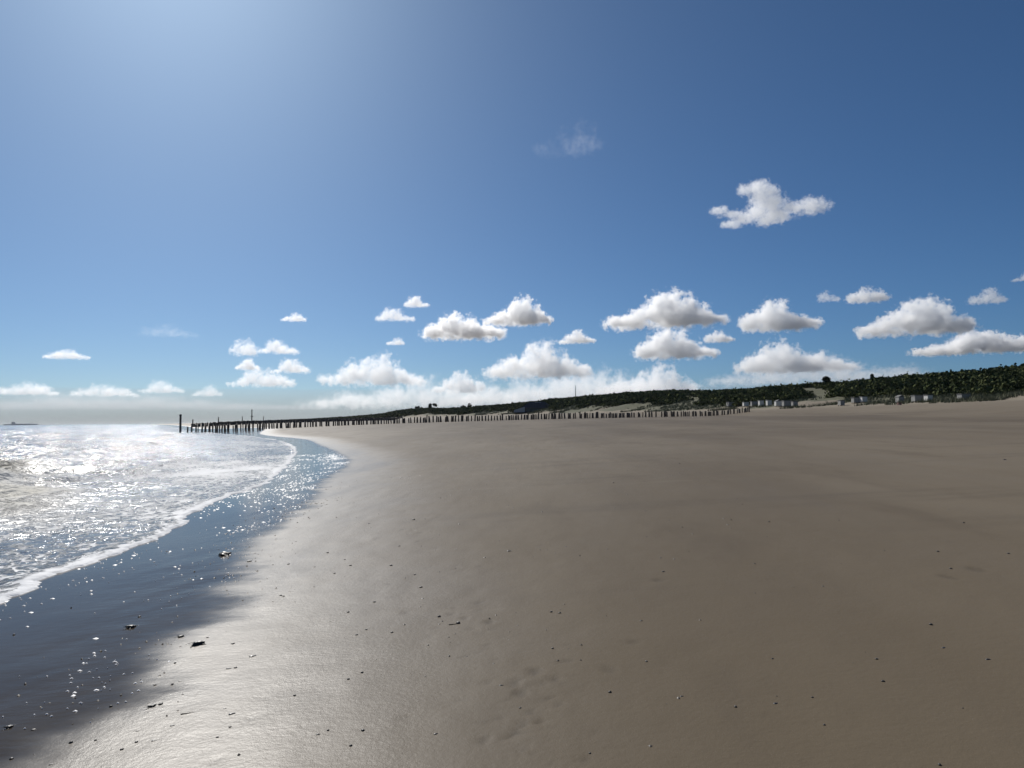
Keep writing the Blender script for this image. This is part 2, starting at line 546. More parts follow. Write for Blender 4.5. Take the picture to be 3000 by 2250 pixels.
def beach_z(x, y, detail=True):
    x = np.asarray(x, float); y = np.asarray(y, float)
    z, s, f = beach_base(x, y)
    if detail:
        land = sstep(0.5, 12, s)
        z = z + land * (0.10 * fbm(x * 0.05 + 3, y * 0.05, 3) + 0.03 * fbm(x * 0.33, y * 0.12 + 7, 3))
        # low ridges and runnels drawn out along the beach, farther up the slope
        t = (x * 0.93 + y * 0.36)
        l = (y * 0.93 - x * 0.36)
        z = z + sstep(10, 30, s) * 0.05 * fbm(t * 0.45, l * 0.05 + 40, 3)
        z = z + sstep(0.2, 2, s) * 0.006 * fbm(x * 3.1, y * 1.7, 3)
    return z, s, f


def on_beach(px, py):
    v = ray(px, py)
    t = (0.15 - EYE) / v.z
    for _ in range(7):
        z = float(beach_z(np.array([v.x * t]), np.array([v.y * t]))[0][0])
        t = 0.35 * t + 0.65 * (z - EYE) / v.z
    x, y = v.x * t, v.y * t
    return Vector((x, y, float(beach_z(np.array([x]), np.array([y]))[0][0])))


def axis(dense0, dense1, step, lo, hi, growth):
    a = list(np.arange(dense0, dense1, step))
    d = step; v = a[-1]
    while v < hi:
        d *= growth; v += d; a.append(v)
    d = step; v = a[0]; pre = []
    while v > lo:
        d *= growth; v -= d; pre.append(v)
    return np.array(pre[::-1] + a)


def grid_faces(nx, ny):
    i = np.arange(nx * ny).reshape(ny, nx)
    return np.stack([i[:-1, :-1], i[:-1, 1:], i[1:, 1:], i[1:, :-1]], -1).reshape(-1, 4)


def build_beach():
    xs = axis(-5.0, 5.5, 0.04, -9000, 900, 1.045)
    ys = axis(3.0, 8.0, 0.04, -260, 19000, 1.032)
    X, Y = np.meshgrid(xs, ys)
    x, y = X.ravel(), Y.ravel()
    z, s, f = beach_z(x, y)
    scuff = np.zeros_like(z)
    rs = random.Random(77)
    for px, py, wd, dep in DENTS_PX + MORE_DENTS:
        c = on_beach(px, py)
        rx = wd * c.y / F * 0.5
        ry = rx * rs.uniform(1.2, 2.0)
        if wd < 20: ry = rx * 1.4
        u = ((x - c.x) / rx); v = ((y - c.y) / ry)
        near = (np.abs(u) < 3) & (np.abs(v) < 3)
        ca, sa = math.cos(rs.uniform(-.7, .7)), math.sin(rs.uniform(-.7, .7))
        u, v = u * ca - v * sa, u * sa + v * ca
        rr = u[near] ** 2 + v[near] ** 2 + 1.3 * vnoise(x[near] * 22 + px, y[near] * 22)
        dep *= 0.42
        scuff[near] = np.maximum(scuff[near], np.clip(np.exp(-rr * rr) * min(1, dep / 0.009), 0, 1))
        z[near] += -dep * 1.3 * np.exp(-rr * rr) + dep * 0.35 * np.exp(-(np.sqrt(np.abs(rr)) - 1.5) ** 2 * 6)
    o, _ = sdf(x, y, WETLINE)
    faces = grid_faces(len(xs), len(ys))
    keep = (s[faces].max(1) > -30) | (np.abs(x[faces]).max(1) > 1e9)
    faces = faces[keep]
    m = np_mesh('beach', np.stack([x, y, z], -1), faces, True)
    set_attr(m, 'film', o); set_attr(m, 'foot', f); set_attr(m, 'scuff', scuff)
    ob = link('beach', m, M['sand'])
    tag(ob, 'wide brown sandy beach sloping up from the surf to the dunes', 'beach', kind='structure')
    return ob


def build_sea():
    xs = axis(-14.0, -3.0, 0.06, -26000, 40, 1.032)
    ys = axis(5.0, 14.0, 0.06, -260, 30000, 1.026)
    X, Y = np.meshgrid(xs, ys)
    x, y = X.ravel(), Y.ravel()
    s, par = sdf(x, y, WATER)
    s = s + 0.22 * fbm(x * 1.1, y * 1.1, 3) + 0.10 * fbm(x * 5, y * 5, 2)
    hb = beach_base(x, y)[0]
    d = -s                                   # metres out from the water's edge
    dist = np.hypot(x, y)
    al = y + 0.3 * x
    # chop and swell, growing away from the edge
    grow = sstep(0.3, 9, d)
    z = grow * (0.16 * fbm(x * 0.5, y * 0.28, 4) + 0.09 * fbm(x * 1.7, y * 1.0, 3))
    z = z + sstep(6, 30, d) * 0.55 * fbm(x * 0.12, y * 0.08, 3)
    z = z + sstep(3, 12, d) * 0.62 * (0.35 - np.abs(fbm(x * 0.30 + 5, y * 0.26, 2)) * 1.6)
    z = z + sstep(2, 9, d) * 0.22 * (0.35 - np.abs(fbm(x * 0.85 + 8, y * 0.75, 2)) * 1.6) * np.clip(0.7 + 1.6 * fbm(x * 0.06, y * 0.06, 2), 0.1, 1.6)
    ph = d + 2.2 * fbm(x * 0.10, y * 0.07, 2) + 0.8 * fbm(x * 0.35 + 9, y * 0.2, 2)
    # small bores rolling in
    froth = 0.37 * sstep(12.0, 0.5, d) * (0.75 + 0.9 * fbm(x * 0.5, y * 0.25, 3)) - 0.02
    dirty = np.zeros_like(d)
    for c, amp, wf, wb, y0, y1 in ((3.2, 0.045, 0.5, 1.6, -50, 200), (5.4, 0.10, 0.5, 1.6, 24, 400), (7.6, 0.34, 0.8, 2.4, -60, 25), (17.5, 0.20, 0.9, 3.0, 5, 500),
                                   (26, 0.28, 1.2, 4.5, -60, 600), (38, 0.25, 1.6, 6, -60, 900), (54, 0.3, 2.0, 8, -60, 1200), (75, 0.3, 3, 11, -60, 1500)):
        q = ph - c
        e = sstep(y1 + 6, y1 - 6, y) * sstep(y0 - 6, y0 + 6, y)
        e = e * np.clip(0.55 + 1.1 * fbm(al * 0.09 + c, d * 0.02 + c, 2), 0.0, 1.3)
        b = np.where(q < 0, np.exp(-(q / wf) ** 2), np.exp(-(q / wb) ** 2))
        z = z + amp * e * b * (1 + 0.5 * fbm(x * 1.6, y * 1.6, 3))
        froth = froth + e * (0.42 if amp > 0.15 and c < 20 else 0.2) * np.where(q < 0, np.exp(-(q / (wf * 2.2)) ** 2), np.exp(-(q / (wb * 0.5)) ** 2))
        if c == 7.6:
            k = np.exp(-(((x + 0.700 * y) / 1.7) ** 2 + ((y - 23.5) / 9.0) ** 4)) * (1 + 1.2 * fbm(x * 0.5, y * 0.5, 3))
            dirty = np.maximum(dirty, np.clip(k * 1.3, 0, 1))
            froth = froth + 0.55 * k * (1 + 1.5 * fbm(x * 0.8, y * 0.8, 3))
            z = z + k * (0.10 + 0.16 * np.abs(fbm(x * 1.9, y * 1.9, 4)))
    froth = froth + 0.40 * np.exp(-(((x + 11.5 + 0.30 * (y - 29)) / 3.0) ** 2 + ((y - 29) / 9.0) ** 2)) * (1 + fbm(x * 0.6, y * 0.6, 3))
    # the rolled front of the swash
    lip = np.exp(-((d - 0.16) / 0.16) ** 2)
    z = z + 0.018 * lip + 0.010
    froth = froth + 0.75 * np.exp(-np.clip(d - 0.03, 0, 9) / (0.06 + 0.20 * np.clip(fbm(x * 0.4, y * 0.4 + 3, 3) + 0.2, 0, 1))) * (d > -0.2)
    z = np.where(d < 0, np.minimum(z, hb - 0.02 + 0.1 * d), np.maximum(z, hb + 0.012 * sstep(0, 0.12, d)))
    fade = sstep(3000, 800, dist)
    z = z * fade
    faces = grid_faces(len(xs), len(ys))
    faces = faces[s[faces].min(1) < 0.35]
    m = np_mesh('sea', np.stack([x, y, z], -1), faces, True)
    set_attr(m, 'shore', s); set_attr(m, 'froth', froth); set_attr(m, 'dirty', dirty)
    ob = link('sea', m, M['sea'])
    tag(ob, 'glittering foamy sea breaking along the sand', 'sea', kind='structure')
    return ob


beach = build_beach()
sea = build_sea()


# ------------------------------------------------------------------ dunes
def dune_shape(v):
    return np.where(v < 1, 0.30 * v + 0.70 * (v * v * (3 - 2 * v)), 1 - 0.35 * sstep(1.0, 1.9, v))


DV = np.linspace(-0.12, 1.9, 64)


def dune_points():
    nu = len(FOOT)
    fu = np.linspace(0, nu - 1, 620)
    f3 = np.stack([np.interp(fu, np.arange(nu), FOOT[:, k]) for k in range(3)], -1)
    c3 = np.stack([np.interp(fu, np.arange(nu), CREST[:, k]) for k in range(3)], -1)
    V = DV[None, :]
    x = f3[:, 0:1] + (c3[:, 0:1] - f3[:, 0:1]) * V
    y = f3[:, 1:2] + (c3[:, 1:2] - f3[:, 1:2]) * V
    sh = dune_shape(V)
    hgt = (c3[:, 2:3] - f3[:, 2:3])
    z = f3[:, 2:3] + hgt * sh + np.where(V < 0, V * 12, 0)
    scale = np.clip(hgt / 8.5, 0.15, 1.6)
    z = z + scale * sstep(0.02, 0.35, V) * (1.3 * fbm(x * 0.045 / np.sqrt(scale), y * 0.045 / np.sqrt(scale), 4) + 0.35 * fbm(x * 0.25, y * 0.25, 3))
    return x, y, z, sh, scale


DX, DY, DZ, DS, DSC = dune_points()
nu_, nv_ = DX.shape
_f = grid_faces(nv_, nu_)
dm = np_mesh('dunes', np.stack([DX, DY, DZ], -1).reshape(-1, 3), _f[:, ::-1], True)
vegv = sstep(0.04, 0.30, np.broadcast_to(DS, DX.shape) + 0.35 * fbm(DX * 0.08, DY * 0.08, 3)).ravel()
set_attr(dm, 'veg', vegv)
dunes = link('dunes', dm, M['dune'])
tag(dunes, 'long dune ridge with sandy foot behind the beach', 'dunes', kind='structure')
DBVH = BVHTree.FromPolygons([tuple(p) for p in np.stack([DX, DY, DZ], -1).reshape(-1, 3)], _f.tolist())


def on_dune(px, py, fallback=None):
    v = ray(px, py).normalized()
    h = DBVH.ray_cast(Vector((0, 0, EYE)), v, 6000)
    return h[0] if h[0] is not None else fallback


def dune_under(x, y, default=0.0):
    h = DBVH.ray_cast(Vector((x, y, 200)), Vector((0, 0, -1)), 400)
    return h[0].z if h[0] is not None else default


# sandy trails cut through the scrub
def trail(pts, n=14):
    out = []
    for i in range(len(pts) - 1):
        for k in range(n):
            t = k / n
            h = on_dune(pts[i][0] + (pts[i + 1][0] - pts[i][0]) * t, pts[i][1] + (pts[i + 1][1] - pts[i][1]) * t)
            if h is not None: out.append((h.x, h.y))
    return np.array(out)


TRAILS = [trail([(2008, 1158), (2032, 1166), (2060, 1177)]), trail([(2350, 1136), (2380, 1142), (2402, 1152), (2420, 1164)])]


def leaf_quads(centers, size, rng, up=0.3):
    """one randomly turned quad per centre"""
    n = len(centers)
    a = rng.normal(size=(n, 3)); a /= np.linalg.norm(a, axis=1, keepdims=True)
    b = rng.normal(size=(n, 3)); b[:, 2] += up
    b -= a * (a * b).sum(1, keepdims=True); b /= np.linalg.norm(b, axis=1, keepdims=True) + 1e-9
    sz = np.asarray(size).reshape(-1, 1) * rng.uniform(0.6, 1.3, (n, 1))
    a = a * sz; b = b * sz * 0.7
    v = np.stack([centers - a - b, centers + a - b, centers + a * 0.9 + b, centers - a * 0.9 + b], 1).reshape(-1, 3)
    f = np.arange(n * 4).reshape(-1, 4)
    return v, f


def build_scrub():
    rng = np.random.default_rng(5)
    V = []; tot = 0
    du = np.hypot(DX[1:, 20] - DX[:-1, 20], DY[1:, 20] - DY[:-1, 20])
    cen_all = []; size_all = []
    for i in range(nu_ - 1):
        Yd = math.hypot(DX[i, 20], DY[i, 20])
        if DY[i, 20] < 30 or Yd > 2600: continue
        wdt = math.hypot(DX[i, 32] - DX[i, 0], DY[i, 32] - DY[i, 0]) * 2.2
        r = float(np.clip(1.5 * Yd / 170, 1.3, 9))             # farther bushes are clumps
        cnt = du[i] * wdt * 0.44 / (r * r)
        cnt = int(cnt) + (rng.random() < cnt % 1)
        for _ in range(cnt):
            a = rng.random(); vi = int(rng.integers(4, 45))
            x = DX[i, vi] * (1 - a) + DX[i + 1, vi] * a + rng.normal() * 0.8
            y = DY[i, vi] * (1 - a) + DY[i + 1, vi] * a + rng.normal() * 0.8
            z = DZ[i, vi] * (1 - a) + DZ[i + 1, vi] * a
            sh = DS[0, vi] if DV[vi] < 1 else 1.0
            th = 0.40 + 0.45 * float(fbm(np.array([x * 0.06]), np.array([y * 0.06]), 2)[0])
            if sh < th: continue
            if any(len(T) and np.min((T[:, 0] - x) ** 2 + (T[:, 1] - y) ** 2) < 3.2 ** 2 for T in TRAILS): continue
            rr = r * rng.uniform(0.6, 1.35) * (0.65 + 0.5 * min(1, sh + 0.1))
            px_ = 1500 + F * x / y
            if 1495 < px_ < 1630 and y < 425: continue
            lf = 0.11 + 0.0010 * Yd
            n = int(np.clip(1.8 * rr * rr / (lf * lf), 18, 105))
            d = rng.normal(size=(n, 3)); d /= np.linalg.norm(d, axis=1, keepdims=True)
            d[:, 2] = np.abs(d[:, 2]) * 0.85 - 0.12
            rad = rr * rng.uniform(0.55, 1.0, (n, 1)) ** 0.5 * (1 + 0.25 * rng.normal(size=(n, 1)))
            q = d * rad
            q[:, 2] *= min(1.0, 1.9 / rr)
            cen_all.append(np.array([x, y, z]) + q)
            size_all.append(np.full(n, lf))
    cen = np.vstack(cen_all); sz = np.concatenate(size_all)
    v, f = leaf_quads(cen, sz, rng)
    m = np_mesh('dune_scrub', v, f)
    o = link('dune_scrub', m, M['scrub'])
    tag(o, 'dense dark green scrub covering the dune ridge', 'scrub', kind='stuff')
    return len(f)


def build_marram():
    rng = np.random.default_rng(9)
    vs_, n = [], 0
    pts = []
    for i in range(nu_ - 1):
        Yd = math.hypot(DX[i, 10], DY[i, 10])
        if DY[i, 10] < 30 or Yd > 480: continue
        L = math.hypot(DX[i + 1, 10] - DX[i, 10], DY[i + 1, 10] - DY[i, 10])
        for _ in range(int(L * 32.0 + rng.random())):
            a = rng.random(); vf = rng.uniform(4.5, 34); vi = int(vf); b = vf - vi
            g = lambda D: (D[i, vi] * (1 - b) + D[i, vi + 1] * b) * (1 - a) + (D[i + 1, vi] * (1 - b) + D[i + 1, vi + 1] * b) * a
            x, y, z = g(DX), g(DY), g(DZ)
            q = float(fbm(np.array([x * 0.09]), np.array([y * 0.09]), 3)[0])
            if q < -0.16 + 0.25 * (1 - DS[0, vi] / 0.25): continue
            if any(len(T) and np.min((T[:, 0] - x) ** 2 + (T[:, 1] - y) ** 2) < 2.0 ** 2 for T in TRAILS): continue
            pts.append((x, y, z, Yd))
    P = np.array(pts)
    K = 9
    base = np.repeat(P[:, :3], K, 0) + np.c_[rng.normal(size=(len(P) * K, 2)) * 0.22, np.zeros(len(P) * K)]
    lean = np.c_[rng.normal(size=(len(base), 2)) * 0.32, np.ones(len(base))]
    hgt = rng.uniform(0.35, 0.85, (len(base), 1))
    side = rng.normal(size=(len(base), 3)); side[:, 2] = 0
    side /= np.linalg.norm(side, axis=1, keepdims=True); side *= 0.075
    v = np.stack([base - side, base + side, base + lean * hgt], 1).reshape(-1, 3)
    m = np_mesh('marram_grass', v, np.arange(len(v)).reshape(-1, 3))
    tag(link('marram_grass', m, M['marram']), 'pale green marram grass tufts on the dune foot', 'grass', kind='stuff')


build_scrub()
build_marram()


# ------------------------------------------------------------------ box / tube builders
class MB:
    def __init__(s): s.bm = bmesh.new()

    def box(s, c, d, rz=0.0, bev=0.0):
        r = bmesh.ops.create_cube(s.bm, size=1.0)
        mt = Matrix.Translation(c) @ Matrix.Rotation(rz, 4, 'Z') @ Matrix.Diagonal((*d, 1))
        bmesh.ops.transform(s.bm, matrix=mt, verts=r['verts'])
        if bev:
            es = list({e for v in r['verts'] for e in v.link_edges})
            bmesh.ops.bevel(s.bm, geom=es, offset=bev, segments=1, affect='EDGES')
        return s

    def tube(s, p0, p1, r0, r1, n=8):
        p0, p1 = Vector(p0), Vector(p1)
        d = p1 - p0
        r = bmesh.ops.create_cone(s.bm, cap_ends=True, segments=n, radius1=r0, radius2=r1, depth=d.length)
        mt = Matrix.Translation((p0 + p1) / 2) @ d.to_track_quat('Z', 'Y').to_matrix().to_4x4()
        bmesh.ops.transform(s.bm, matrix=mt, verts=r['verts'])
        return s

    def poly(s, vs_, fs):
        b = [s.bm.verts.new(v) for v in vs_]
        for f in fs: s.bm.faces.new([b[i] for i in f])
        return s

    def build(s, name, m, parent=None, smooth=False):
        bmesh.ops.recalc_face_normals(s.bm, faces=s.bm.faces)
        me = bpy.data.meshes.new(name)
        s.bm.to_mesh(me); s.bm.free()
        if smooth:
            for p in me.polygons: p.use_smooth = True
        return link(name, me, m, parent)


# ------------------------------------------------------------------ trees standing out on the skyline
def tree(px, py_top, py_base, wpx, Y, label, dense=1.0):
    top = at_y(px, py_top, Y)
    x, y = top.x, top.y
    z0 = dune_under(x, y, at_y(px, py_base, Y).z - 1.0)
    z0 = min(z0, top.z - 2.0)
    H = top.z - z0
    rx = wpx * Y / F / 2
    root = empty('tree', (x, y, z0))
    rng = np.random.default_rng(int(px))
    t = MB()
    t.tube((0, 0, -0.4), (0, 0, H * 0.55), 0.05 * H * 0.6, 0.03 * H * 0.6, 7)
    for k in range(6):
        a = k * 1.05 + rng.random(); zz = H * rng.uniform(0.3, 0.55)
        t.tube((0, 0, zz), (math.cos(a) * rx * 0.6, math.sin(a) * rx * 0.6, zz + H * rng.uniform(0.15, 0.3)), 0.016 * H, 0.006 * H, 5)
    t.build('trunk', M['bark'], root)
    cs = []
    for k in range(int(13 * dense)):
        a = rng.uniform(0, 6.28); q = rng.uniform(0, 1) ** 0.6
        zz = H * rng.uniform(0.45, 0.88)
        sh = math.sqrt(max(0.05, 1 - ((zz / H - 0.6) / 0.42) ** 2))
        c = np.array([math.cos(a) * rx * 0.62 * q * sh, math.sin(a) * rx * 0.62 * q * sh, zz])
        n = 170
        d = rng.normal(size=(n, 3)); d /= np.linalg.norm(d, axis=1, keepdims=True)
        cs.append(c + d * (rng.uniform(0.3, 1.0, (n, 1)) * min(rx, H * 0.4) * 0.42))
    cen = np.vstack(cs)
    cen[:, 2] = np.minimum(cen[:, 2], H)
    v, f = leaf_quads(cen, np.full(len(cen), 0.055 * max(rx, 1.5)), rng)
    link('crown', np_mesh('crown', v, f), M['tree'], root)
    tag(root, label, 'tree', 'trees along the dune skyline')


tree(2424, 1100, 1126, 34, 221, 'bushy small tree rising from the dune crest beside the sandy trail')
tree(2556, 1095, 1114, 22, 205, 'small dark rounded tree alone on the scrub-covered dune crest')
tree(1728, 1161, 1174, 22, 420, 'low dark tree on the dune crest just past the thin mast')
tree(1228, 1190, 1208, 40, 700, 'broad dark tree beside a taller one on the far low dune')
tree(1266, 1182, 1208, 40, 690, 'tallest dark tree on the far low dune, next to a broad one')
tree(1358, 1187, 1208, 24, 640, 'dark tree growing against the end of the low brick house')
tree(1375, 1180, 1208, 16, 645, 'narrow dark tree above the end of the low brick house roof')
tree(1502, 1177, 1200, 12, 500, 'small narrow tree near the dark beach pavilion')

# ------------------------------------------------------------------ groyne posts
ROW_A = np.array([-77.0, 152.0])
ROW_B = np.array([51.0, 164.0])
ROW_D = (ROW_B - ROW_A) / np.linalg.norm(ROW_B - ROW_A)
ROW_N = np.array([-ROW_D[1], ROW_D[0]])


def row_point(px):
    v = ray(px, 1235); k = v.x / v.y
    # ROW_A + t*D with X/Y = k
    t = (k * ROW_A[1] - ROW_A[0]) / (ROW_D[0] - k * ROW_D[1])
    return t


def post_mesh(i, h=2.4, r=0.135):
    rr = random.Random(100 + i)
    bm = bmesh.new()
    n = 9
    rings = []
    levels = [(0, 1.06), (0.5, 1.04), (0.82, 1.0), (0.955, 0.95), (1.0, 0.78)]
    tx, ty = rr.uniform(-.12, .12), rr.uniform(-.12, .12)
    lean = (rr.uniform(-.03, .03), rr.uniform(-.03, .03))
    for z, k in levels:
        ring = []
        for a in range(n):
            an = a * 2 * math.pi / n
            q = r * k * (1 + 0.07 * math.sin(an * 2 + i) + rr.uniform(-.03, .03))
            x, y = math.cos(an) * q, math.sin(an) * q
            zz = z * h + (tx * x + ty * y) * (2.5 if z > .9 else 0)
            ring.append(bm.verts.new((x + lean[0] * z * h, y + lean[1] * z * h, zz)))
        rings.append(ring)
    for a, b in zip(rings, rings[1:]):
        for k in range(n):
            bm.faces.new((a[k], a[(k + 1) % n], b[(k + 1) % n], b[k]))
    bm.faces.new(rings[-1]); bm.faces.new(rings[0][::-1])
    me = bpy.data.meshes.new('groyne_post')
    bm.to_mesh(me); bm.free()
    me.materials.append(M['post'])
    return me


POSTS = [post_mesh(i) for i in range(8)]


def build_groyne():
    t0, t1 = row_point(556), row_point(2205)
    n = 148
    rng = random.Random(3)
    for row in range(2):
        for k in range(n):
            t = t0 + (t1 - t0) * (k + 0.5 * row + rng.uniform(-.42, .42)) / n
            p = ROW_A + ROW_D * t + ROW_N * (1.4 * row - 0.7)
            z = max(float(beach_z(np.array([p[0]]), np.array([p[1]]))[0][0]), -1.2)
            vis = 1.27 - 0.22 * k / n + 0.10 * math.sin(k * 0.21 + row) + rng.gauss(0, .07)
            top = max(z, 0.0) + vis
            if rng.random() < 0.04: top += 0.25
            o = link('groyne_post', POSTS[rng.randrange(8)])
            o.location = (p[0], p[1], top - 2.4)
            o.rotation_euler = (rng.gauss(0, 0.035), rng.gauss(0, 0.035), rng.uniform(0, 6.28))
            s = rng.uniform(0.8, 1.25)
            o.scale = (s, s, 1)
            f = (k + 0.5) / n
            if z < 0.02:
                tag(o, 'dark timber groyne post standing in the surf', 'post', 'groyne posts in the surf')
            elif f < 0.72:
                tag(o, 'dark timber groyne post in the double row crossing the open sand', 'post', 'groyne posts on the open sand')
            else:
                tag(o, 'dark timber groyne post in the landward stretch of the row, below the dunes and huts', 'post', 'groyne posts below the dunes')


build_groyne()


def beacon(px, py0, py1, Y, r, label, arm=None):
    top = at_y(px, py0, Y)
    z0 = at_y(px, py1, Y).z - 0.6
    root = empty('marker_post', (top.x, top.y, z0))
    h = top.z - z0
    b = MB(); b.tube((0, 0, 0), (0, 0, h * 0.93), r, r * 0.85, 10); b.build('shaft', M['post'], root)
    b = MB(); b.tube((0, 0, h * 0.93), (0, 0, h), r * 1.12, r * 0.9, 10); b.build('cap', M['darkwall'], root)
    if arm:
        b = MB(); b.tube((0, 0, h * 0.5), (0, 0, h * 0.56), r * 2.2, r * 2.2, 8); b.build('collar', M['darkwall'], root)
    tag(root, label, 'marker post')


pA = ROW_A + ROW_D * row_point(529)
beacon(529, 1214, 1267, float(pA[1]), 0.23, 'thick tall marker post at the seaward end of the near groyne row')
beacon(565, 1229, 1247, 320, 0.28, 'marker post at the end of a farther groyne, next to the thick tall one')
beacon(640, 1222, 1244, 430, 0.30, 'short marker post rising over the surf posts of the near groyne')
beacon(710, 1220, 1240, 520, 0.30, 'slim marker post beside the tall collared beacon mast')
beacon(738, 1200, 1240, 520, 0.38, 'tall beacon mast with a collar standing over the far groynes', True)
beacon(772, 1220, 1238, 560, 0.28, 'slim marker post where the far dyke line starts')


def far_groynes():
    """rows of posts of the next groynes along the shore, too fine to tell apart"""
    rng = np.random.default_rng(21)
    vs_, fs = [], []
    n = 0
    for pxa, Ya, pxb, Yb, cnt in ((560, 320, 1160, 420, 210), (620, 430, 1180, 600, 260), (690, 540, 1190, 780, 300), (640, 800, 1050, 1150, 300), (655, 1300, 980, 1750, 300)):
        a = at_y(pxa, 1245, Ya); b = at_y(pxb, 1240, Yb)
        t = (np.arange(cnt) + rng.random(cnt) * 0.6) / cnt
        X, Y = a.x + (b.x - a.x) * t, a.y + (b.y - a.y) * t
        Z = np.maximum(beach_base(X, Y)[0], -0.2)
        for x, y, z0 in zip(X, Y, Z):
            h = 1.5 + rng.uniform(-.2, .3); r = 0.2
            c = np.array([[-r, -r], [r, -r], [r, r], [-r, r]])
            for zz in (z0 - 0.8, z0 + h):
                for q in c: vs_.append((x + q[0], y + q[1], zz))
            fs += [(n, n + 1, n + 5, n + 4), (n + 1, n + 2, n + 6, n + 5), (n + 2, n + 3, n + 7, n + 6), (n + 3, n, n + 4, n + 7), (n + 4, n + 5, n + 6, n + 7)]
            n += 8
    m = np_mesh('far_groyne_posts', vs_, fs)
    tag(link('far_groyne_posts', m, M['post']), 'far rows of groyne posts merging into one dark line', 'groynes', kind='stuff')


far_groynes()


# ------------------------------------------------------------------ beach huts
def hut(px, pyt, pyb, wpx, label, white=True, pitched=False, rz=0.0, depth=None):
    p = on_dune(px, pyb)
    if p is None: p = at_y(px, pyb, 170)
    Y = p.y
    k = Y / F
    w_, h_ = wpx * k, (pyb - pyt) * k
    d_ = max(1.3, w_ * 0.8) if depth is None else depth
    # the front face stands at the point hit
    root = empty('beach_hut', (p.x, p.y + d_ / 2, p.z), rz)
    wm = M['white'] if white else M['offwhite']
    lg = min(0.22, h_ * 0.12)
    for sx in (-1, 1):
        for sy in (-1, 1):
            b = MB(); b.box((sx * w_ * 0.4, sy * d_ * 0.4, lg / 2 - 0.4), (0.12, 0.12, lg + 0.8)); b.build('leg', M['stick'], root)
    rh = h_ * (0.22 if pitched else 0.09)
    wh = h_ - lg - rh
    nb = max(4, int(w_ / 0.22))
    for side in (-1, 1):                       # boards of the front and the back
        for i in range(nb):
            bw = w_ / nb
            b = MB(); b.box((-w_ / 2 + bw * (i + .5), side * (d_ / 2 - 0.02), lg + wh / 2), (bw - 0.012, 0.04, wh))
            b.build('board', wm, root)
    for side in (-1, 1):
        b = MB(); b.box((side * (w_ / 2 - 0.02), 0, lg + wh / 2), (0.036, d_ - 0.085, wh)); b.build('side_wall', wm, root)
    b = MB(); b.box((0, 0, lg + 0.02), (w_ - 0.09, d_ - 0.09, 0.05)); b.build('floor', M['stick'], root)
    e = 0.08
    if pitched:
        b = MB()
        z0, z1 = lg + wh, lg + wh + rh
        b.poly([(-w_ / 2 - e, -d_ / 2 - e, z0), (w_ / 2 + e, -d_ / 2 - e, z0), (0, -d_ / 2 - e, z1), (-w_ / 2 - e, d_ / 2 + e, z0), (w_ / 2 + e, d_ / 2 + e, z0), (0, d_ / 2 + e, z1)],
               [(0, 1, 2), (3, 5, 4), (0, 2, 5, 3), (1, 4, 5, 2), (0, 3, 4, 1)])
        b.build('roof', M['hutroof'], root)
    else:
        b = MB(); b.box((0, 0, lg + wh + rh / 2), (w_ + 2 * e, d_ + 2 * e, rh)); b.build('roof', M['hutroof'], root)
    b = MB(); b.box((w_ * 0.12, -d_ / 2 - 0.012, lg + wh * 0.45), (min(0.75, w_ * 0.45), 0.03, wh * 0.84)); dr = b.build('door', wm, root)
    b = MB(); b.box((w_ * 0.12 + min(0.28, w_ * 0.16), -d_ / 2 - 0.045, lg + wh * 0.45), (0.04, 0.04, 0.12)); b.build('handle', M['darkwall'], dr)
    tag(root, label, 'beach hut', 'beach huts along the dune foot')
    return root


hut(2151, 1177, 1192, 32, 'widest grey-white beach hut at the seaward end of the hut row, above the groyne posts', False)
hut(2187, 1177, 1191, 15, 'small white beach hut second in the row, above the groyne posts')
hut(2212, 1175, 1191, 18, 'pale beach hut third in the row, above the last groyne posts', False)
hut(2232, 1172, 1191, 12, 'narrow tall white beach hut fourth in the row')
hut(2255, 1171, 1190, 12, 'narrow white beach hut fifth in the row, above a tongue of sand')
hut(2283, 1171, 1191, 18, 'white pitched-roof beach hut sixth in the row', True, True)
hut(2308, 1173, 1191, 22, 'grey weathered beach hut seventh in the row', False)
hut(2331, 1175, 1191, 14, 'grey low beach hut at the end of the close-set row', False)
hut(2469, 1172, 1189, 12, 'pale hut standing alone low on the sand bank past the close-set row', False)
hut(2511, 1164, 1181, 18, 'grey hut touching the bright white hut', False)
hut(2534, 1161, 1179, 15, 'bright white hut next to a grey one, below the rounded dune tree')
hut(2642, 1157, 1181, 16, 'tall pale hut with a small red-brown object in front', False, True)
hut(2694, 1157, 1178, 26, 'broad grey hut between the tall pale hut and a bright white one', False)
hut(2726, 1156, 1176, 15, 'bright white hut next to the broad grey one')
hut(2831, 1153, 1172, 26, 'grey-white hut farthest from the groyne, beside pale dune sand', False)

cp = on_beach(2635, 1190) if False else None
h0 = on_dune(2635, 1189)
cp = h0 if h0 is not None else at_y(2635, 1189, 130)
root = empty('small_object', (cp.x, cp.y, cp.z))  # small dark object of unknown kind, modelled as a slatted box
for i in range(4):
    b = MB(); b.box((0, -0.26, 0.08 + i * 0.15), (0.56, 0.03, 0.12)); b.build('slat', M['redbrown'], root)
    b = MB(); b.box((0, 0.26, 0.08 + i * 0.15), (0.56, 0.03, 0.12)); b.build('slat', M['redbrown'], root)
for sx in (-1, 1):
    b = MB(); b.box((sx * 0.27, 0, 0.30), (0.03, 0.48, 0.6)); b.build('end_panel', M['redbrown'], root)
tag(root, 'small unidentified red-brown object, shaped as a slatted box, on the sand in front of the tall pale hut', 'small_object')


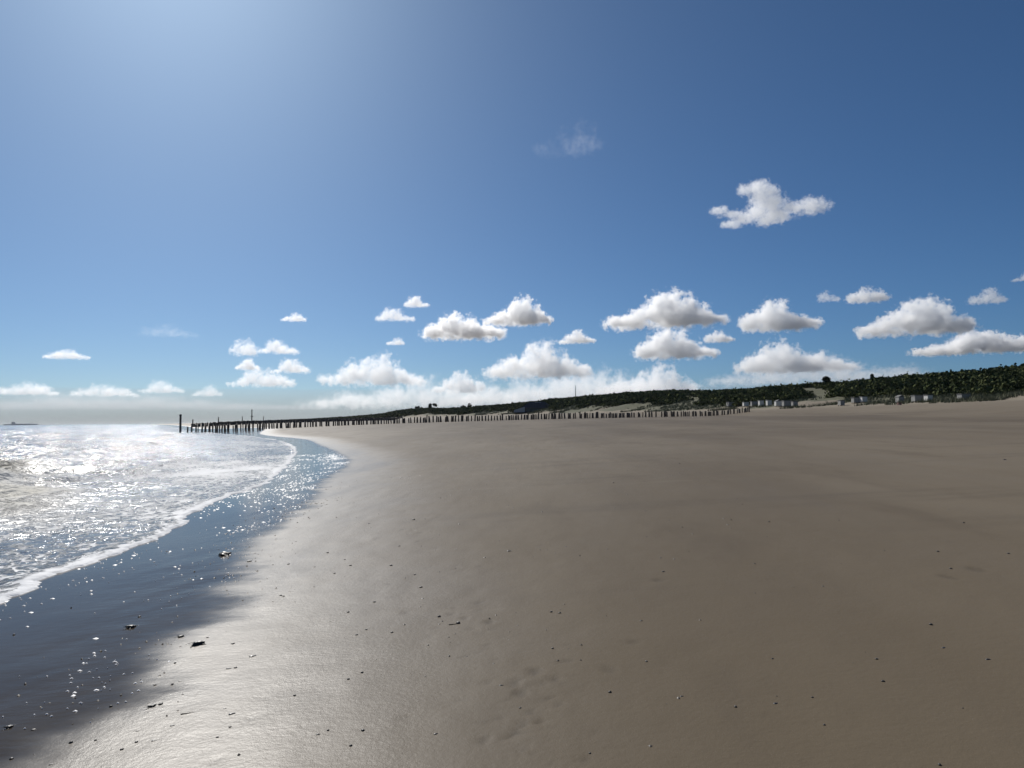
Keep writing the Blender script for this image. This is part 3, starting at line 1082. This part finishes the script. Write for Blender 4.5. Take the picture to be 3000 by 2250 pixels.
# ------------------------------------------------------------------ beach pavilion, house, mast
def pavilion():
    Y = 395.0
    k = Y / F
    base = at_y(1572, 1208, Y)
    z0 = base.z
    root = empty('beach_pavilion', (base.x, Y, z0))
    W_ = 90 * k; D_ = 11.0; H_ = 31 * k
    for i in range(6):
        for j in range(2):
            b = MB(); b.tube((-W_ / 2 + W_ * (i + .5) / 6, -D_ / 2 + 1 + j * (D_ - 2), -4.0), (-W_ / 2 + W_ * (i + .5) / 6, -D_ / 2 + 1 + j * (D_ - 2), -0.12), 0.16, 0.16, 8)
            b.build('stilt', M['post'], root)
    b = MB(); b.box((-1.0, -0.5, -0.06), (W_ + 6, D_ + 3, 0.22)); b.build('deck', M['stick'], root)
    wall = MB(); wall.box((0, 0, 1.2), (W_ * 0.94, D_ * 0.9, 2.3)); wl = wall.build('wall', M['darkwall'], root)
    for i in range(7):
        x = -W_ * 0.42 + i * W_ * 0.84 / 6
        b = MB(); b.box((x, -D_ * 0.45 - 0.02, 1.25), (W_ * 0.095, 0.06, 1.5)); f = b.build('window', M['darkroof'], root)
        b = MB(); b.box((x, -D_ * 0.45 - 0.06, 1.25), (W_ * 0.08, 0.03, 1.3)); b.build('pane', M['glass'], f)
    e0, e1 = 2.2, H_
    xl, xr = -W_ * 0.53, W_ * 0.53
    tl, tr = -W_ * 0.20, W_ * 0.26
    yd = D_ * 0.53; ty = D_ * 0.16
    b = MB()
    b.poly([(xl, -yd, e0), (xr, -yd, e0), (xr, yd, e0), (xl, yd, e0), (tl, -ty, e1), (tr, -ty, e1), (tr, ty, e1), (tl, ty, e1)],
           [(0, 1, 5, 4), (1, 2, 6, 5), (2, 3, 7, 6), (3, 0, 4, 7), (4, 5, 6, 7), (0, 3, 2, 1)])
    rf = b.build('roof', M['darkroof'], root)
    b = MB(); b.box((W_ * 0.04, -ty - (yd - ty) * 0.18, e1 - (e1 - e0) * 0.12), (W_ * 0.2, 0.9, 0.25)); b.build('skylight', M['shipw'], rf)
    for i in range(6):                              # glazed wind screens of the terrace
        x = -W_ / 2 - 3.4 + i * 0.95
        h = 1.3 + 0.28 * i
        b = MB(); b.box((x, -D_ / 2 - 0.6, h / 2 + 0.06), (0.9, 0.05, h)); b.build('wind_screen', M['shipw'], root)
    tag(root, 'dark beach pavilion with sloping black roof and pale terrace screens', 'pavilion')


pavilion()


def house():
    Y = 640.0
    k = Y / F
    base = at_y(1418, 1207, Y)
    root = empty('house', (base.x, Y, base.z - 1.0))
    W_ = 66 * k; D_ = 9.0; Hw = 2.6; Ht = (1207 - 1190) * k + 1.0
    b = MB(); b.box((0, 0, Hw / 2), (W_, D_, Hw)); b.build('wall', M['brick'], root)
    b = MB()
    y_ = D_ / 2 + 0.4; x_ = W_ / 2 + 0.4
    b.poly([(-x_, -y_, Hw), (x_, -y_, Hw), (x_, y_, Hw), (-x_, y_, Hw), (-x_ + 1.5, 0, Ht), (x_ - 1.5, 0, Ht)],
           [(0, 1, 5, 4), (1, 2, 5), (2, 3, 4, 5), (3, 0, 4), (0, 3, 2, 1)])
    r = b.build('roof', M['tile'], root)
    b = MB(); b.box((W_ * 0.2, 0.6, Ht), (0.8, 0.8, 1.3)); b.build('chimney', M['brick'], r)
    for i in range(5):
        x = -W_ * 0.4 + i * W_ * 0.2
        b = MB(); b.box((x, -D_ / 2 - 0.02, 1.4), (1.4, 0.08, 1.2)); f = b.build('window', M['shipw'], root)
        b = MB(); b.box((x, -D_ / 2 - 0.07, 1.4), (1.15, 0.03, 0.95)); b.build('pane', M['glass'], f)
    tag(root, 'long low brick house with brown roof among the dune trees', 'house')


house()


def mast():
    Y = 455.0
    top = at_y(1686, 1130, Y); z0 = dune_under(top.x, top.y, top.z - 10)
    root = empty('mast', (top.x, Y, z0 - 0.3))
    h = top.z - z0 + 0.3
    b = MB(); b.tube((0, 0, 0), (0, 0, h * 0.55), 0.30, 0.24, 10); b.tube((0, 0, h * 0.55), (0, 0, h), 0.24, 0.16, 10); b.build('pole', M['skin'], root)
    b = MB(); b.tube((0, 0, h), (0, 0, h + 0.25), 0.2, 0.05, 8); b.build('finial', M['skin'], root)
    b = MB(); b.box((0, 0, 0.15), (1.0, 1.0, 0.7)); b.build('footing', M['offwhite'], root)
    tag(root, 'thin tall grey mast rising behind the scrub near the pavilion', 'mast')


mast()


# ------------------------------------------------------------------ ship on the horizon
def ship():
    Y = 5200.0
    a = at_y(62, 1246, Y)
    root = empty('cargo_ship', (a.x, Y, 0))
    k = Y / F
    L = 96 * k; B = 26.0; Hh = 7.5
    b = MB()
    n = 14
    prof = []
    for i in range(n + 1):
        t = i / n
        x = -L / 2 + L * t
        wd = B / 2 * (1 - max(0, (t - 0.82) / 0.18) ** 2) * (0.75 + 0.25 * min(1, t / 0.08))
        sheer = Hh + (2.2 * ((t - 0.8) / 0.2) ** 2 if t > 0.8 else 0)
        prof.append((x, max(0.3, wd), sheer))
    vs_, fs = [], []
    for x, wd, sh in prof:
        vs_ += [(x, -wd, sh), (x, wd, sh), (x, wd * 0.9, -1.0), (x, -wd * 0.9, -1.0)]
    for i in range(n):
        o = 4 * i
        for q in range(4):
            fs.append((o + q, o + (q + 1) % 4, o + 4 + (q + 1) % 4, o + 4 + q))
    fs += [(0, 1, 2, 3), (4 * n + 3, 4 * n + 2, 4 * n + 1, 4 * n)]
    b.poly(vs_, fs); b.build('hull', M['ship'], root)
    bx = -L / 2 + L * 0.26
    b = MB(); b.box((bx, 0, Hh + 6), (13, 20, 12)); b.box((bx, 0, Hh + 13.4), (9, 24, 2.8)); dk = b.build('bridge_house', M['ship'], root)
    b = MB(); b.box((bx - 9, 0, Hh + 7), (5, 6, 13)); b.build('funnel', M['ship'], root)
    b = MB(); b.tube((bx, 0, Hh + 14.8), (bx, 0, Hh + 22), 0.7, 0.4, 6); b.build('radar_mast', M['ship'], root)
    for i in range(5):
        x = bx + 18 + i * 24
        b = MB(); b.box((x, 0, Hh + 1.4), (19, 19, 2.6)); b.build('hatch', M['ship'], root)
    b = MB(); b.tube((L * 0.33, 0, Hh), (L * 0.33, 0, Hh + 11), 1.4, 1.0, 8); b.tube((L * 0.33, 0, Hh + 9), (L * 0.24, 0, Hh + 10), 0.8, 0.6, 6); b.build('deck_crane', M['ship'], root)
    tag(root, 'long grey cargo ship low on the sea horizon', 'ship')


ship()


# ------------------------------------------------------------------ small things lying on the sand
def blob_mesh(name, seed, n=2, flat=0.5, rough=0.3, m=None, arms=0):
    rr = random.Random(seed)
    bm = bmesh.new()
    bmesh.ops.create_icosphere(bm, subdivisions=n, radius=0.5)
    off = Vector((seed * 3.1, seed * 1.7, 0))
    for v in bm.verts:
        k = 1 + rough * (mnoise.noise(v.co * 3 + off) + 0.5 * mnoise.noise(v.co * 7 + off))
        v.co = Vector((v.co.x * k, v.co.y * k, (v.co.z * flat * k) + 0.18 * flat))
    for a in range(arms):                                        # trailing fronds
        an = rr.uniform(0, 6.28)
        p = Vector((math.cos(an) * 0.35, math.sin(an) * 0.35, 0.05))
        prev = None
        wdt = rr.uniform(0.03, 0.06)
        for q in range(5):
            nx = p + Vector((math.cos(an), math.sin(an), 0)) * 0.17
            an += rr.uniform(-.6, .6)
            nx.z = max(0.015, 0.10 - 0.03 * q + rr.uniform(-.02, .03))
            sd_ = Vector((-math.sin(an), math.cos(an), 0)) * wdt * (1 - q / 6)
            ring = [bm.verts.new(nx + sd_), bm.verts.new(nx - sd_), bm.verts.new(nx + Vector((0, 0, 0.035)))]
            if prev:
                for i in range(3):
                    bm.faces.new((prev[i], prev[(i + 1) % 3], ring[(i + 1) % 3], ring[i]))
            prev = ring; p = nx
    me = bpy.data.meshes.new(name)
    bm.to_mesh(me); bm.free()
    for p in me.polygons: p.use_smooth = True
    me.materials.append(m)
    return me


def shell_mesh(seed):
    bm = bmesh.new()
    n, r = 12, 6
    rows = []
    for i in range(r + 1):
        t = i / r
        row = []
        for k in range(n):
            a = k / n * 2 * math.pi
            x = (t) * (math.cos(a) * 0.5 + 0.12 * math.cos(a) ** 2)
            y = t * math.sin(a) * 0.24 * (1 - 0.35 * math.cos(a))
            z = 0.15 * (1 - t * t) ** 0.6 + 0.012 * math.sin(t * 22)
            row.append(bm.verts.new((x, y, max(z, 0.002))) if i else None)
        rows.append(row)
    c = bm.verts.new((0, 0, 0.16))
    for k in range(n): bm.faces.new((c, rows[1][k], rows[1][(k + 1) % n]))
    for a, b in zip(rows[1:], rows[2:]):
        for k in range(n): bm.faces.new((a[k], b[k], b[(k + 1) % n], a[(k + 1) % n]))
    bm.faces.new(rows[-1][::-1])
    me = bpy.data.meshes.new('mussel_shell')
    bm.to_mesh(me); bm.free()
    for p in me.polygons: p.use_smooth = True
    me.materials.append(M['shell'])
    return me


def stick_mesh(seed):
    rr = random.Random(seed)
    b = MB()
    p = Vector((-0.5, 0, 0.03))
    for i in range(5):
        q = p + Vector((0.2, rr.uniform(-.05, .05), rr.uniform(-.01, .015)))
        b.tube(p, q + (q - p) * 0.08, 0.035 - 0.003 * i, 0.033 - 0.003 * i, 6); p = q
    b.tube((0.05, 0, 0.04), (0.2, 0.13, 0.07), 0.018, 0.010, 5)
    bmesh.ops.recalc_face_normals(b.bm, faces=b.bm.faces)
    me = bpy.data.meshes.new('driftwood_stick'); b.bm.to_mesh(me); b.bm.free()
    me.materials.append(M['stick'])
    return me


WEED = [blob_mesh('seaweed_clump', i, 3, 0.42, 0.55, M['weed'], 5) for i in range(4)]
PEB = [blob_mesh('pebble', 20 + i, 2, 0.55, 0.3, M['pebble']) for i in range(6)]
SHELL = [shell_mesh(i) for i in range(2)]
STICK = [stick_mesh(i) for i in range(2)]


def lay(name, meshes, px, py, wpx, label, cat, group=None, turn=None, k=1.0):
    p = on_beach(px, py)
    s = wpx * math.hypot(p.y, p.x * 0.3) / F * k
    o = link(name, random.choice(meshes))
    o.location = (p.x, p.y, p.z - 0.02 * s)
    if name == 'seaweed_clump': s *= 0.85
    o.scale = (s, s * random.uniform(0.85, 1.15), s * random.uniform(0.8, 1.2))
    o.rotation_euler = (0, 0, turn if turn is not None else random.uniform(-0.6, 0.6))
    tag(o, label, cat, group)
    return o


lay('seaweed_clump', WEED, 660, 1625, 36, 'flat dark seaweed clump at the rim of the wet film, beside a small round one', 'seaweed')
lay('seaweed_clump', WEED, 732, 1645, 15, 'small round dark seaweed clump beside the flat one at the wet rim', 'seaweed')
lay('seaweed_clump', WEED, 384, 1838, 30, 'black seaweed lump alone in the shallow wet film with foam flecks around it', 'seaweed')
lay('seaweed_clump', WEED, 581, 1888, 40, 'largest black seaweed lump with a trailing tail at the edge of the bright wet sand', 'seaweed')
lay('seaweed_clump', WEED, 532, 1865, 20, 'thin dark seaweed scrap just behind the largest black lump', 'seaweed')
lay('seaweed_clump', WEED, 446, 2069, 24, 'dark seaweed lump touching the film edge, larger of a close pair', 'seaweed')
lay('seaweed_clump', WEED, 472, 2063, 15, 'dark seaweed bit, smaller of a close pair at the film edge', 'seaweed')
lay('seaweed_clump', WEED, 27, 2131, 22, 'dark seaweed scrap lying in the shallow wet film near scattered shell grit', 'seaweed')
lay('driftwood_stick', STICK, 549, 2091, 36, 'thin pale-topped driftwood stick lying on the bright wet sand', 'stick', turn=0.25)
lay('driftwood_stick', STICK, 1332, 1829, 34, 'thin dark driftwood stick with a black knob on the brown sand among footprints', 'stick', turn=0.15)
lay('pebble', PEB, 1343, 1826, 13, 'black knob-like pebble touching the thin dark stick', 'pebble')
SH = [(739, 1923, 24, .7), (678, 2092, 22, .5), (669, 1959, 19, 0), (658, 2076, 12, .5), (97, 2138, 16, 0.2), (1491, 1615, 17, 0), (1468, 2008, 16, 0), (402, 2142, 12, .3),
      (505, 2126, 17, .4), (450, 2170, 17, .2), (931, 2152, 15, .2), (1276, 2151, 15, .6), (2894, 1932, 17, 0), (2764, 1898, 15, .3), (2272, 2061, 17, .3), (149, 2240, 16, .4),
      (1997, 2040, 13, .1), (527, 1996, 12, 0), (1079, 1534, 10, 0), (2943, 1347, 12, 0)]
for px, py, wd, a in SH:
    if px < 1000:
        lb, g = 'dark mussel shell lying on the shiny wet sand', 'mussel shells on the wet sand'
    else:
        lb, g = 'dark mussel shell lying on the duller brown sand', 'mussel shells on the brown sand'
    lay('mussel_shell', SHELL, px, py, wd, lb, 'shell', g, turn=a + random.uniform(-.2, .2))
PB = [(845, 1653, 8), (823, 1745, 8), (409, 1807, 9), (608, 1868, 7), (683, 1886, 10), (690, 1957, 10), (400, 2174, 10), (357, 2196, 10), (674, 2130, 9), (637, 2160, 8),
      (863, 2038, 9), (961, 2140, 8), (513, 1943, 7), (208, 2176, 11), (41, 1860, 7), (325, 2070, 9), (280, 2169, 8), (454, 2007, 8), (34, 2223, 11),
      (1212, 1523, 9), (1027, 1657, 8), (1146, 1657, 9), (1215, 1684, 7), (1233, 1721, 10), (1097, 1764, 8), (1020, 1794, 8), (1073, 1845, 8), (1148, 1853, 9), (1045, 1860, 8),
      (1287, 1807, 10), (1615, 1793, 8), (1640, 1796, 9), (1619, 1900, 8), (1524, 2074, 8), (1063, 2140, 11), (1061, 1971, 9), (1021, 1990, 9), (1028, 2185, 9), (1787, 2028, 10),
      (1894, 1938, 8), (1943, 1675, 9), (1728, 2207, 8), (2727, 1830, 11), (2587, 1996, 11), (2568, 1931, 9), (2155, 2071, 9), (2380, 2043, 8), (2263, 1930, 7), (2753, 2241, 10),
      (2785, 1666, 9), (2747, 1616, 8), (2954, 1622, 8), (2823, 1532, 7), (2253, 1529, 7), (2415, 2124, 8), (980, 1680, 7), (960, 1620, 7), (1010, 1640, 6), (1170, 1600, 7)]
for px, py, wd in PB:
    if px < 1000:
        lb, g = 'small dark pebble on the shiny wet sand', 'pebbles on the wet sand'
    elif px < 1750:
        lb, g = 'small dark pebble on the brown sand around the footprints', 'pebbles around the footprints'
    else:
        lb, g = 'small dark pebble alone on the smooth open sand below the huts', 'pebbles on the open sand'
    lay('pebble', PEB, px, py, wd, lb, 'pebble', g)


def shell_grit():
    """broken shell and grit strewn along the film edge, and stray grains over the beach"""
    rng = np.random.default_rng(31)
    pts = []
    for _ in range(22000):
        x = rng.uniform(-5.0, 6.0); y = rng.uniform(3.0, 22)
        pts.append((x, y))
    P = np.array(pts)
    o, _ = sdf(P[:, 0], P[:, 1], WETLINE)
    pr = np.exp(-((o - 0.1) / 0.7) ** 2) * 0.20 + 0.02 * (o > 0) * np.exp(-o / 3.5)
    pr = pr + 0.10 * np.exp(-((P[:, 0] - 0.06 * P[:, 1] + 0.6) / 0.9) ** 2) * (P[:, 1] < 9)
    pr = pr + 0.012
    wr = o - 2.7 - 0.8 * fbm(P[:, 0] * 0.35, P[:, 1] * 0.35, 2)
    pr = pr + 0.16 * np.exp(-(wr / 0.28) ** 2)
    pr = pr * np.clip(0.5 + 2.2 * fbm(P[:, 0] * 0.9, P[:, 1] * 0.9, 3), 0, 3)
    P = P[rng.random(len(P)) < pr]
    z = beach_z(P[:, 0], P[:, 1])[0]
    vs_, fs, n = [], [], 0
    tet = np.array([[-1, -.6, 0], [1, -.5, 0], [.2, 1, 0], [-.1, .1, .8], [.4, -.2, .6]])
    fc = [(0, 1, 4), (0, 4, 3), (1, 2, 4), (2, 3, 4), (2, 0, 3)]
    for (x, y), zz in zip(P, z):
        s = rng.uniform(0.0025, 0.009) * (1 + y / 14); a = rng.uniform(0, 6.28)
        c, q = math.cos(a), math.sin(a)
        t = tet * s * rng.uniform(0.7, 1.3, (1, 3))
        for p in t: vs_.append((x + p[0] * c - p[1] * q, y + p[0] * q + p[1] * c, zz + p[2]))
        fs += [tuple(i + n for i in f) for f in fc]; n += 5
    tag(link('shell_grit', np_mesh('shell_grit', vs_, fs), M['pebble']), 'dark broken shell grit strewn along the edge of the wet film', 'grit', kind='stuff')


shell_grit()


def foam_flecks():
    rng = np.random.default_rng(41)
    n0 = 70000
    x = rng.uniform(-12, -0.5, n0); y = rng.uniform(3.2, 42, n0)
    s, _ = sdf(x, y, WATER); o, _ = sdf(x, y, WETLINE)
    clump = fbm(x * 1.4, y * 0.8, 3)
    pr = (s > 0.05) * (o < 0.12) * (0.11 + 0.16 * np.exp(-s / 0.8) + 0.28 * np.exp(-((o + 0.25) / 0.35) ** 2) * (clump > 0.02)) * np.clip(0.6 + 1.8 * clump, 0.05, 2)
    k = rng.random(n0) < pr
    x, y = x[k], y[k]
    z = beach_z(x, y)[0]
    vs_, fs, n = [], [], 0
    for xx, yy, zz in zip(x, y, z):
        s_ = rng.uniform(0.003, 0.009) * (1 + 1.6 * rng.random() ** 5) * (0.6 + yy / 9)
        a = rng.uniform(-.4, .4); el = rng.uniform(0.35, 0.9)
        m_ = 7
        top = (xx, yy, zz + 0.009)
        ring = []
        for i in range(m_):
            t = i / m_ * 6.283
            rr = s_ * rng.uniform(0.7, 1.25)
            px_, py_ = math.cos(t) * rr, math.sin(t) * rr * el
            ring.append((xx + px_ * math.cos(a) - py_ * math.sin(a), yy + px_ * math.sin(a) + py_ * math.cos(a), zz + 0.001))
        vs_ += [top] + ring
        fs += [(n, n + 1 + i, n + 1 + (i + 1) % m_) for i in range(m_)]
        n += m_ + 1
    tag(link('foam_flecks', np_mesh('foam_flecks', vs_, fs, True), M['foam']), 'white foam flecks scattered over the dark wet film', 'foam', kind='stuff')


foam_flecks()

# ------------------------------------------------------------------ clouds (real volumes, all with their base near 1 km)
CLOUD_BASE = 1000.0


def remesh_balls(name, balls, voxel):
    bm = bmesh.new()
    for c, r in balls:
        q = bmesh.ops.create_icosphere(bm, subdivisions=2, radius=1.0)
        bmesh.ops.transform(bm, matrix=Matrix.Translation(c) @ Matrix.Diagonal((r[0], r[1], r[2], 1)), verts=q['verts'])
    me = bpy.data.meshes.new(name + '_raw'); bm.to_mesh(me); bm.free()
    ob = bpy.data.objects.new(name + '_raw', me); COL.objects.link(ob)
    md = ob.modifiers.new('r', 'REMESH'); md.mode = 'VOXEL'; md.voxel_size = voxel
    dg = bpy.context.evaluated_depsgraph_get()
    out = bpy.data.meshes.new_from_object(ob.evaluated_get(dg), depsgraph=dg)
    bpy.data.objects.remove(ob); bpy.data.meshes.remove(me)
    out.name = name
    return out


def cloud(x0, x1, yt, yb, label, tau=5.0, shape='cumulus', seed=0, kind=None, name='cloud', balls_px=None, g=0.5, rag=1.0, soft=0.30):
    rr = random.Random(seed * 13 + int(x0))
    pxc = (x0 + x1) / 2
    el = -(CAMR @ Vector(((pxc - 1500) / F, -(yb - 1125) / F, -1))).z
    v = ray(pxc, yb)
    D = (CLOUD_BASE - EYE) / max(v.z, 0.03) * 1.0
    k = D / F                                             # metres per photo pixel at that depth
    W_ = (x1 - x0) * k; H_ = (yb - yt) * k
    base = Vector((v.x * D, v.y * D, EYE + v.z * D))
    fwd = Vector((v.x, v.y, 0)).normalized(); side = Vector((fwd.y, -fwd.x, 0))
    lobes = []
    if balls_px:
        for bx, by, rw, rh in balls_px:
            c = side * ((bx - pxc) * k) + Vector((0, 0, (yb - by) * k)) + fwd * rr.uniform(-.2, .2) * rw * k
            lobes.append((c, (rw * k * 1.2, rw * k * 1.2, rh * k * 1.2)))
    else:
        n = int(np.clip(W_ / H_ * 2.4, 4, 9))
        pk = rr.uniform(0.35, 0.65)
        for i in range(n):
            u = (i + 0.5 + rr.uniform(-.25, .25)) / n
            env = (0.45 + 0.55 * math.exp(-((u - pk) / 0.26) ** 2)) * rr.uniform(0.78, 1.05) * min(1, 3.0 * u + 0.55, 3.0 * (1 - u) + 0.55)
            rz = H_ * env * 0.68
            rw = max(W_ / n * rr.uniform(0.85, 1.15), rz * 0.9)
            c = side * ((u - .5) * W_ * 0.84) + Vector((0, 0, H_ * env * rr.uniform(0.36, 0.46))) + fwd * rr.uniform(-.4, .4) * min(W_ * 0.25, H_)
            lobes.append((c, (rw, rw, rz)))
    # a loose hull round the lobes, only there to hold the vapour
    me = remesh_balls(name, [(c, tuple(q * 1.42 for q in r)) for c, r in lobes], max(H_ / 9, W_ / 60))
    me.materials.clear()
    dens = 0.85 * tau / (H_ * 0.8)
    o = link(name, me, cloud_material('cloud_vapour', dens, H_, lobes, g, rag, soft, not balls_px, H_ * 0.5 if balls_px else H_))
    o.location = base
    tag(o, label, 'cloud', 'scattered fair-weather clouds' if kind is None else None, kind)
    return o


def build_clouds():
    cloud(2082, 2414, 526, 658, 'ragged white cloud alone high in the deep blue sky', 3.4, seed=1, rag=0.95, soft=0.40, balls_px=[
        (2196, 548, 26, 17), (2228, 545, 34, 18), (2258, 555, 24, 18), (2235, 585, 32, 42), (2258, 600, 40, 38), (2222, 618, 34, 28), (2266, 628, 44, 24), (2186, 634, 34, 13), (2148, 646, 30, 9),
        (2150, 618, 34, 9), (2112, 603, 26, 12), (2322, 616, 34, 17), (2366, 616, 36, 22), (2396, 616, 24, 20), (2240, 645, 22, 16)])
    L = [
        (1248, 1465, 904, 992, 'domed grey-based cumulus cloud touching a smaller peaked one', 6.5),
        (1424, 1622, 880, 952, 'peaked white cumulus cloud joined to a domed grey-based one', 5.5),
        (1757, 2138, 862, 958, 'longest bumpy white cumulus cloud in the band above the dunes', 5.5),
        (2170, 2382, 876, 968, 'rounded oval white cumulus cloud below the ragged high one', 5.5),
        (2520, 2830, 878, 982, 'large grey-based cumulus cloud over the dune scrub', 6.5),
        (2486, 2595, 836, 886, 'small white puff floating above the large grey-based cumulus', 3.0),
        (2400, 2460, 846, 884, 'faint small wisp beside the small white puff', 1.0),
        (2684, 3090, 968, 1034, 'long low grey-white cumulus cloud close over the highest dune', 6.0),
        (2850, 2935, 844, 890, 'small faint puff above the long low cumulus', 1.4),
        (2976, 3040, 790, 822, 'tiny faint puff alone near the deep blue sky edge', 1.2),
        (1870, 2090, 958, 1050, 'heaped cumulus cloud directly below the longest bumpy one', 5.5),
        (2066, 2145, 964, 1003, 'small puff at the shoulder of the heaped cumulus', 3.0),
        (1415, 1738, 1002, 1108, 'tall heaped cumulus cloud behind the thin mast', 3.6),
        (1642, 1740, 966, 1006, 'small puff just above the tall heaped cumulus', 3.0),
        (936, 1262, 1040, 1130, 'wide sloping cumulus cloud above the far low dune', 2.4),
        (1272, 1426, 1084, 1152, 'rounded soft cumulus cloud above the low brick house', 2.4),
        (1722, 2078, 1076, 1168, 'broad soft cumulus cloud low over the dune crest', 2.6),
        (2150, 2504, 1005, 1092, 'ragged cumulus cloud above the sandy dune trail', 3.6),
        (1096, 1222, 905, 940, 'flat thin white cloud streak beside the domed cumulus', 1.4),
        (1188, 1256, 869, 900, 'tiny white puff above the flat thin streak', 2.0),
        (1134, 1186, 988, 1011, 'tiny white puff below the flat thin streak', 1.6),
        (825, 897, 916, 942, 'tiny flat white cloud alone over the surf', 2.2),
        (672, 755, 988, 1042, 'curled small white cloud above the groyne end', 1.5),
        (764, 877, 997, 1037, 'peaked small white cloud beside the curled one', 1.7),
        (690, 762, 1054, 1084, 'tiny streaky cloud below the curled one', 2.0),
        (670, 870, 1076, 1134, 'low ragged cloud above the beacon mast', 1.8),
        (798, 910, 1053, 1093, 'small double-humped cloud resting on the low ragged one', 1.9),
        (130, 262, 1022, 1052, 'smooth lens-shaped white cloud alone over the open sea', 1.8),
        (-60, 165, 1120, 1158, 'low hazy cloud over the sea above the cargo ship', 1.1),
        (208, 402, 1122, 1162, 'low hazy bumpy cloud over the open sea', 1.1),
        (418, 538, 1114, 1152, 'low hazy cloud over the sea beside the marker post', 0.9),
        (560, 652, 1131, 1162, 'low faint cloud just above the thick marker post', 0.8),
    ]
    for i, (a, b, c, d, lb, tau) in enumerate(L):
        cloud(a, b, c, d, lb, tau, seed=i + 2)
    for i, (a, b, c, d, tau, lb) in enumerate([(1570, 1770, 358, 452, 0.10, 'faint veil of thin cloud high in the open blue sky'), (400, 590, 948, 988, 0.16, 'faint thin veil low over the surf')]):
        cloud(a, b, c, d, lb, tau, seed=80 + i, rag=1.5, soft=0.8)
    for i, (a, b, c, d, tau) in enumerate([(880, 1600, 1098, 1200, 1.2), (1300, 2180, 1088, 1185, 1.2), (2040, 2760, 1044, 1130, 0.9), (-300, 950, 1150, 1204, 0.22)]):
        cloud(a, b, c, d, 'hazy white cloud bank lying along the horizon', tau, seed=60 + i, kind='stuff', name='cloud_bank', rag=1.2, soft=0.6)



def haze_bank():
    """grey sea haze far out along the horizon: thick at the water, thinning upwards"""
    D = 36000.0
    prof = [(-1, 0, 4), (1, 0, 4), (0.93, 0, 260), (0.72, 0, 620), (0.42, 0, 1050), (0.12, 0, 1550), (-0.12, 0, 1550), (-0.42, 0, 1050), (-0.72, 0, 620), (-0.93, 0, 260)]
    n = len(prof); T = 2600.0
    vs_, fs = [], []
    az = np.linspace(R(-52), R(52), 34)
    for a in az:
        for p in prof:
            r = D + p[0] * T
            vs_.append((math.sin(a) * r, math.cos(a) * r, p[2]))
    for i in range(len(az) - 1):
        for k in range(n):
            o = i * n
            fs.append((o + k, o + (k + 1) % n, o + n + (k + 1) % n, o + n + k))
    mb = MB(); mb.poly(vs_, fs + [tuple(range(n - 1, -1, -1)), tuple(range((len(az) - 1) * n, len(az) * n))])
    m = bpy.data.materials.new('sea_haze'); m.use_nodes = True
    nt = m.node_tree; nt.nodes.remove(nt.nodes['Principled BSDF'])
    v = nt.nodes.new('ShaderNodeVolumePrincipled')
    v.inputs['Color'].default_value = (0.60, 0.63, 0.67, 1)
    v.inputs['Density'].default_value = 1.3 / (2 * T)
    v.inputs['Anisotropy'].default_value = 0.2
    nt.links.new(v.outputs[0], nt.nodes['Material Output'].inputs['Volume'])
    tag(mb.build('sea_haze', m), 'grey haze lying along the far horizon', 'haze', kind='stuff')


build_clouds()
haze_bank()


def haze():
    b = MB(); b.box((-3900.0, 9600.0, 13.0), (10400.0, 19900.0, 36.0))
    m = bpy.data.materials.new('sea_air'); m.use_nodes = True
    nt = m.node_tree; nt.nodes.remove(nt.nodes['Principled BSDF'])
    v = nt.nodes.new('ShaderNodeVolumePrincipled')
    v.inputs['Color'].default_value = (0.86, 0.90, 0.94, 1)
    v.inputs['Density'].default_value = 0.000025
    v.inputs['Anisotropy'].default_value = 0.3
    nt.links.new(v.outputs[0], nt.nodes['Material Output'].inputs['Volume'])
    tag(b.build('haze', m), 'thin sea haze over the beach and water', 'haze', kind='stuff')


haze()
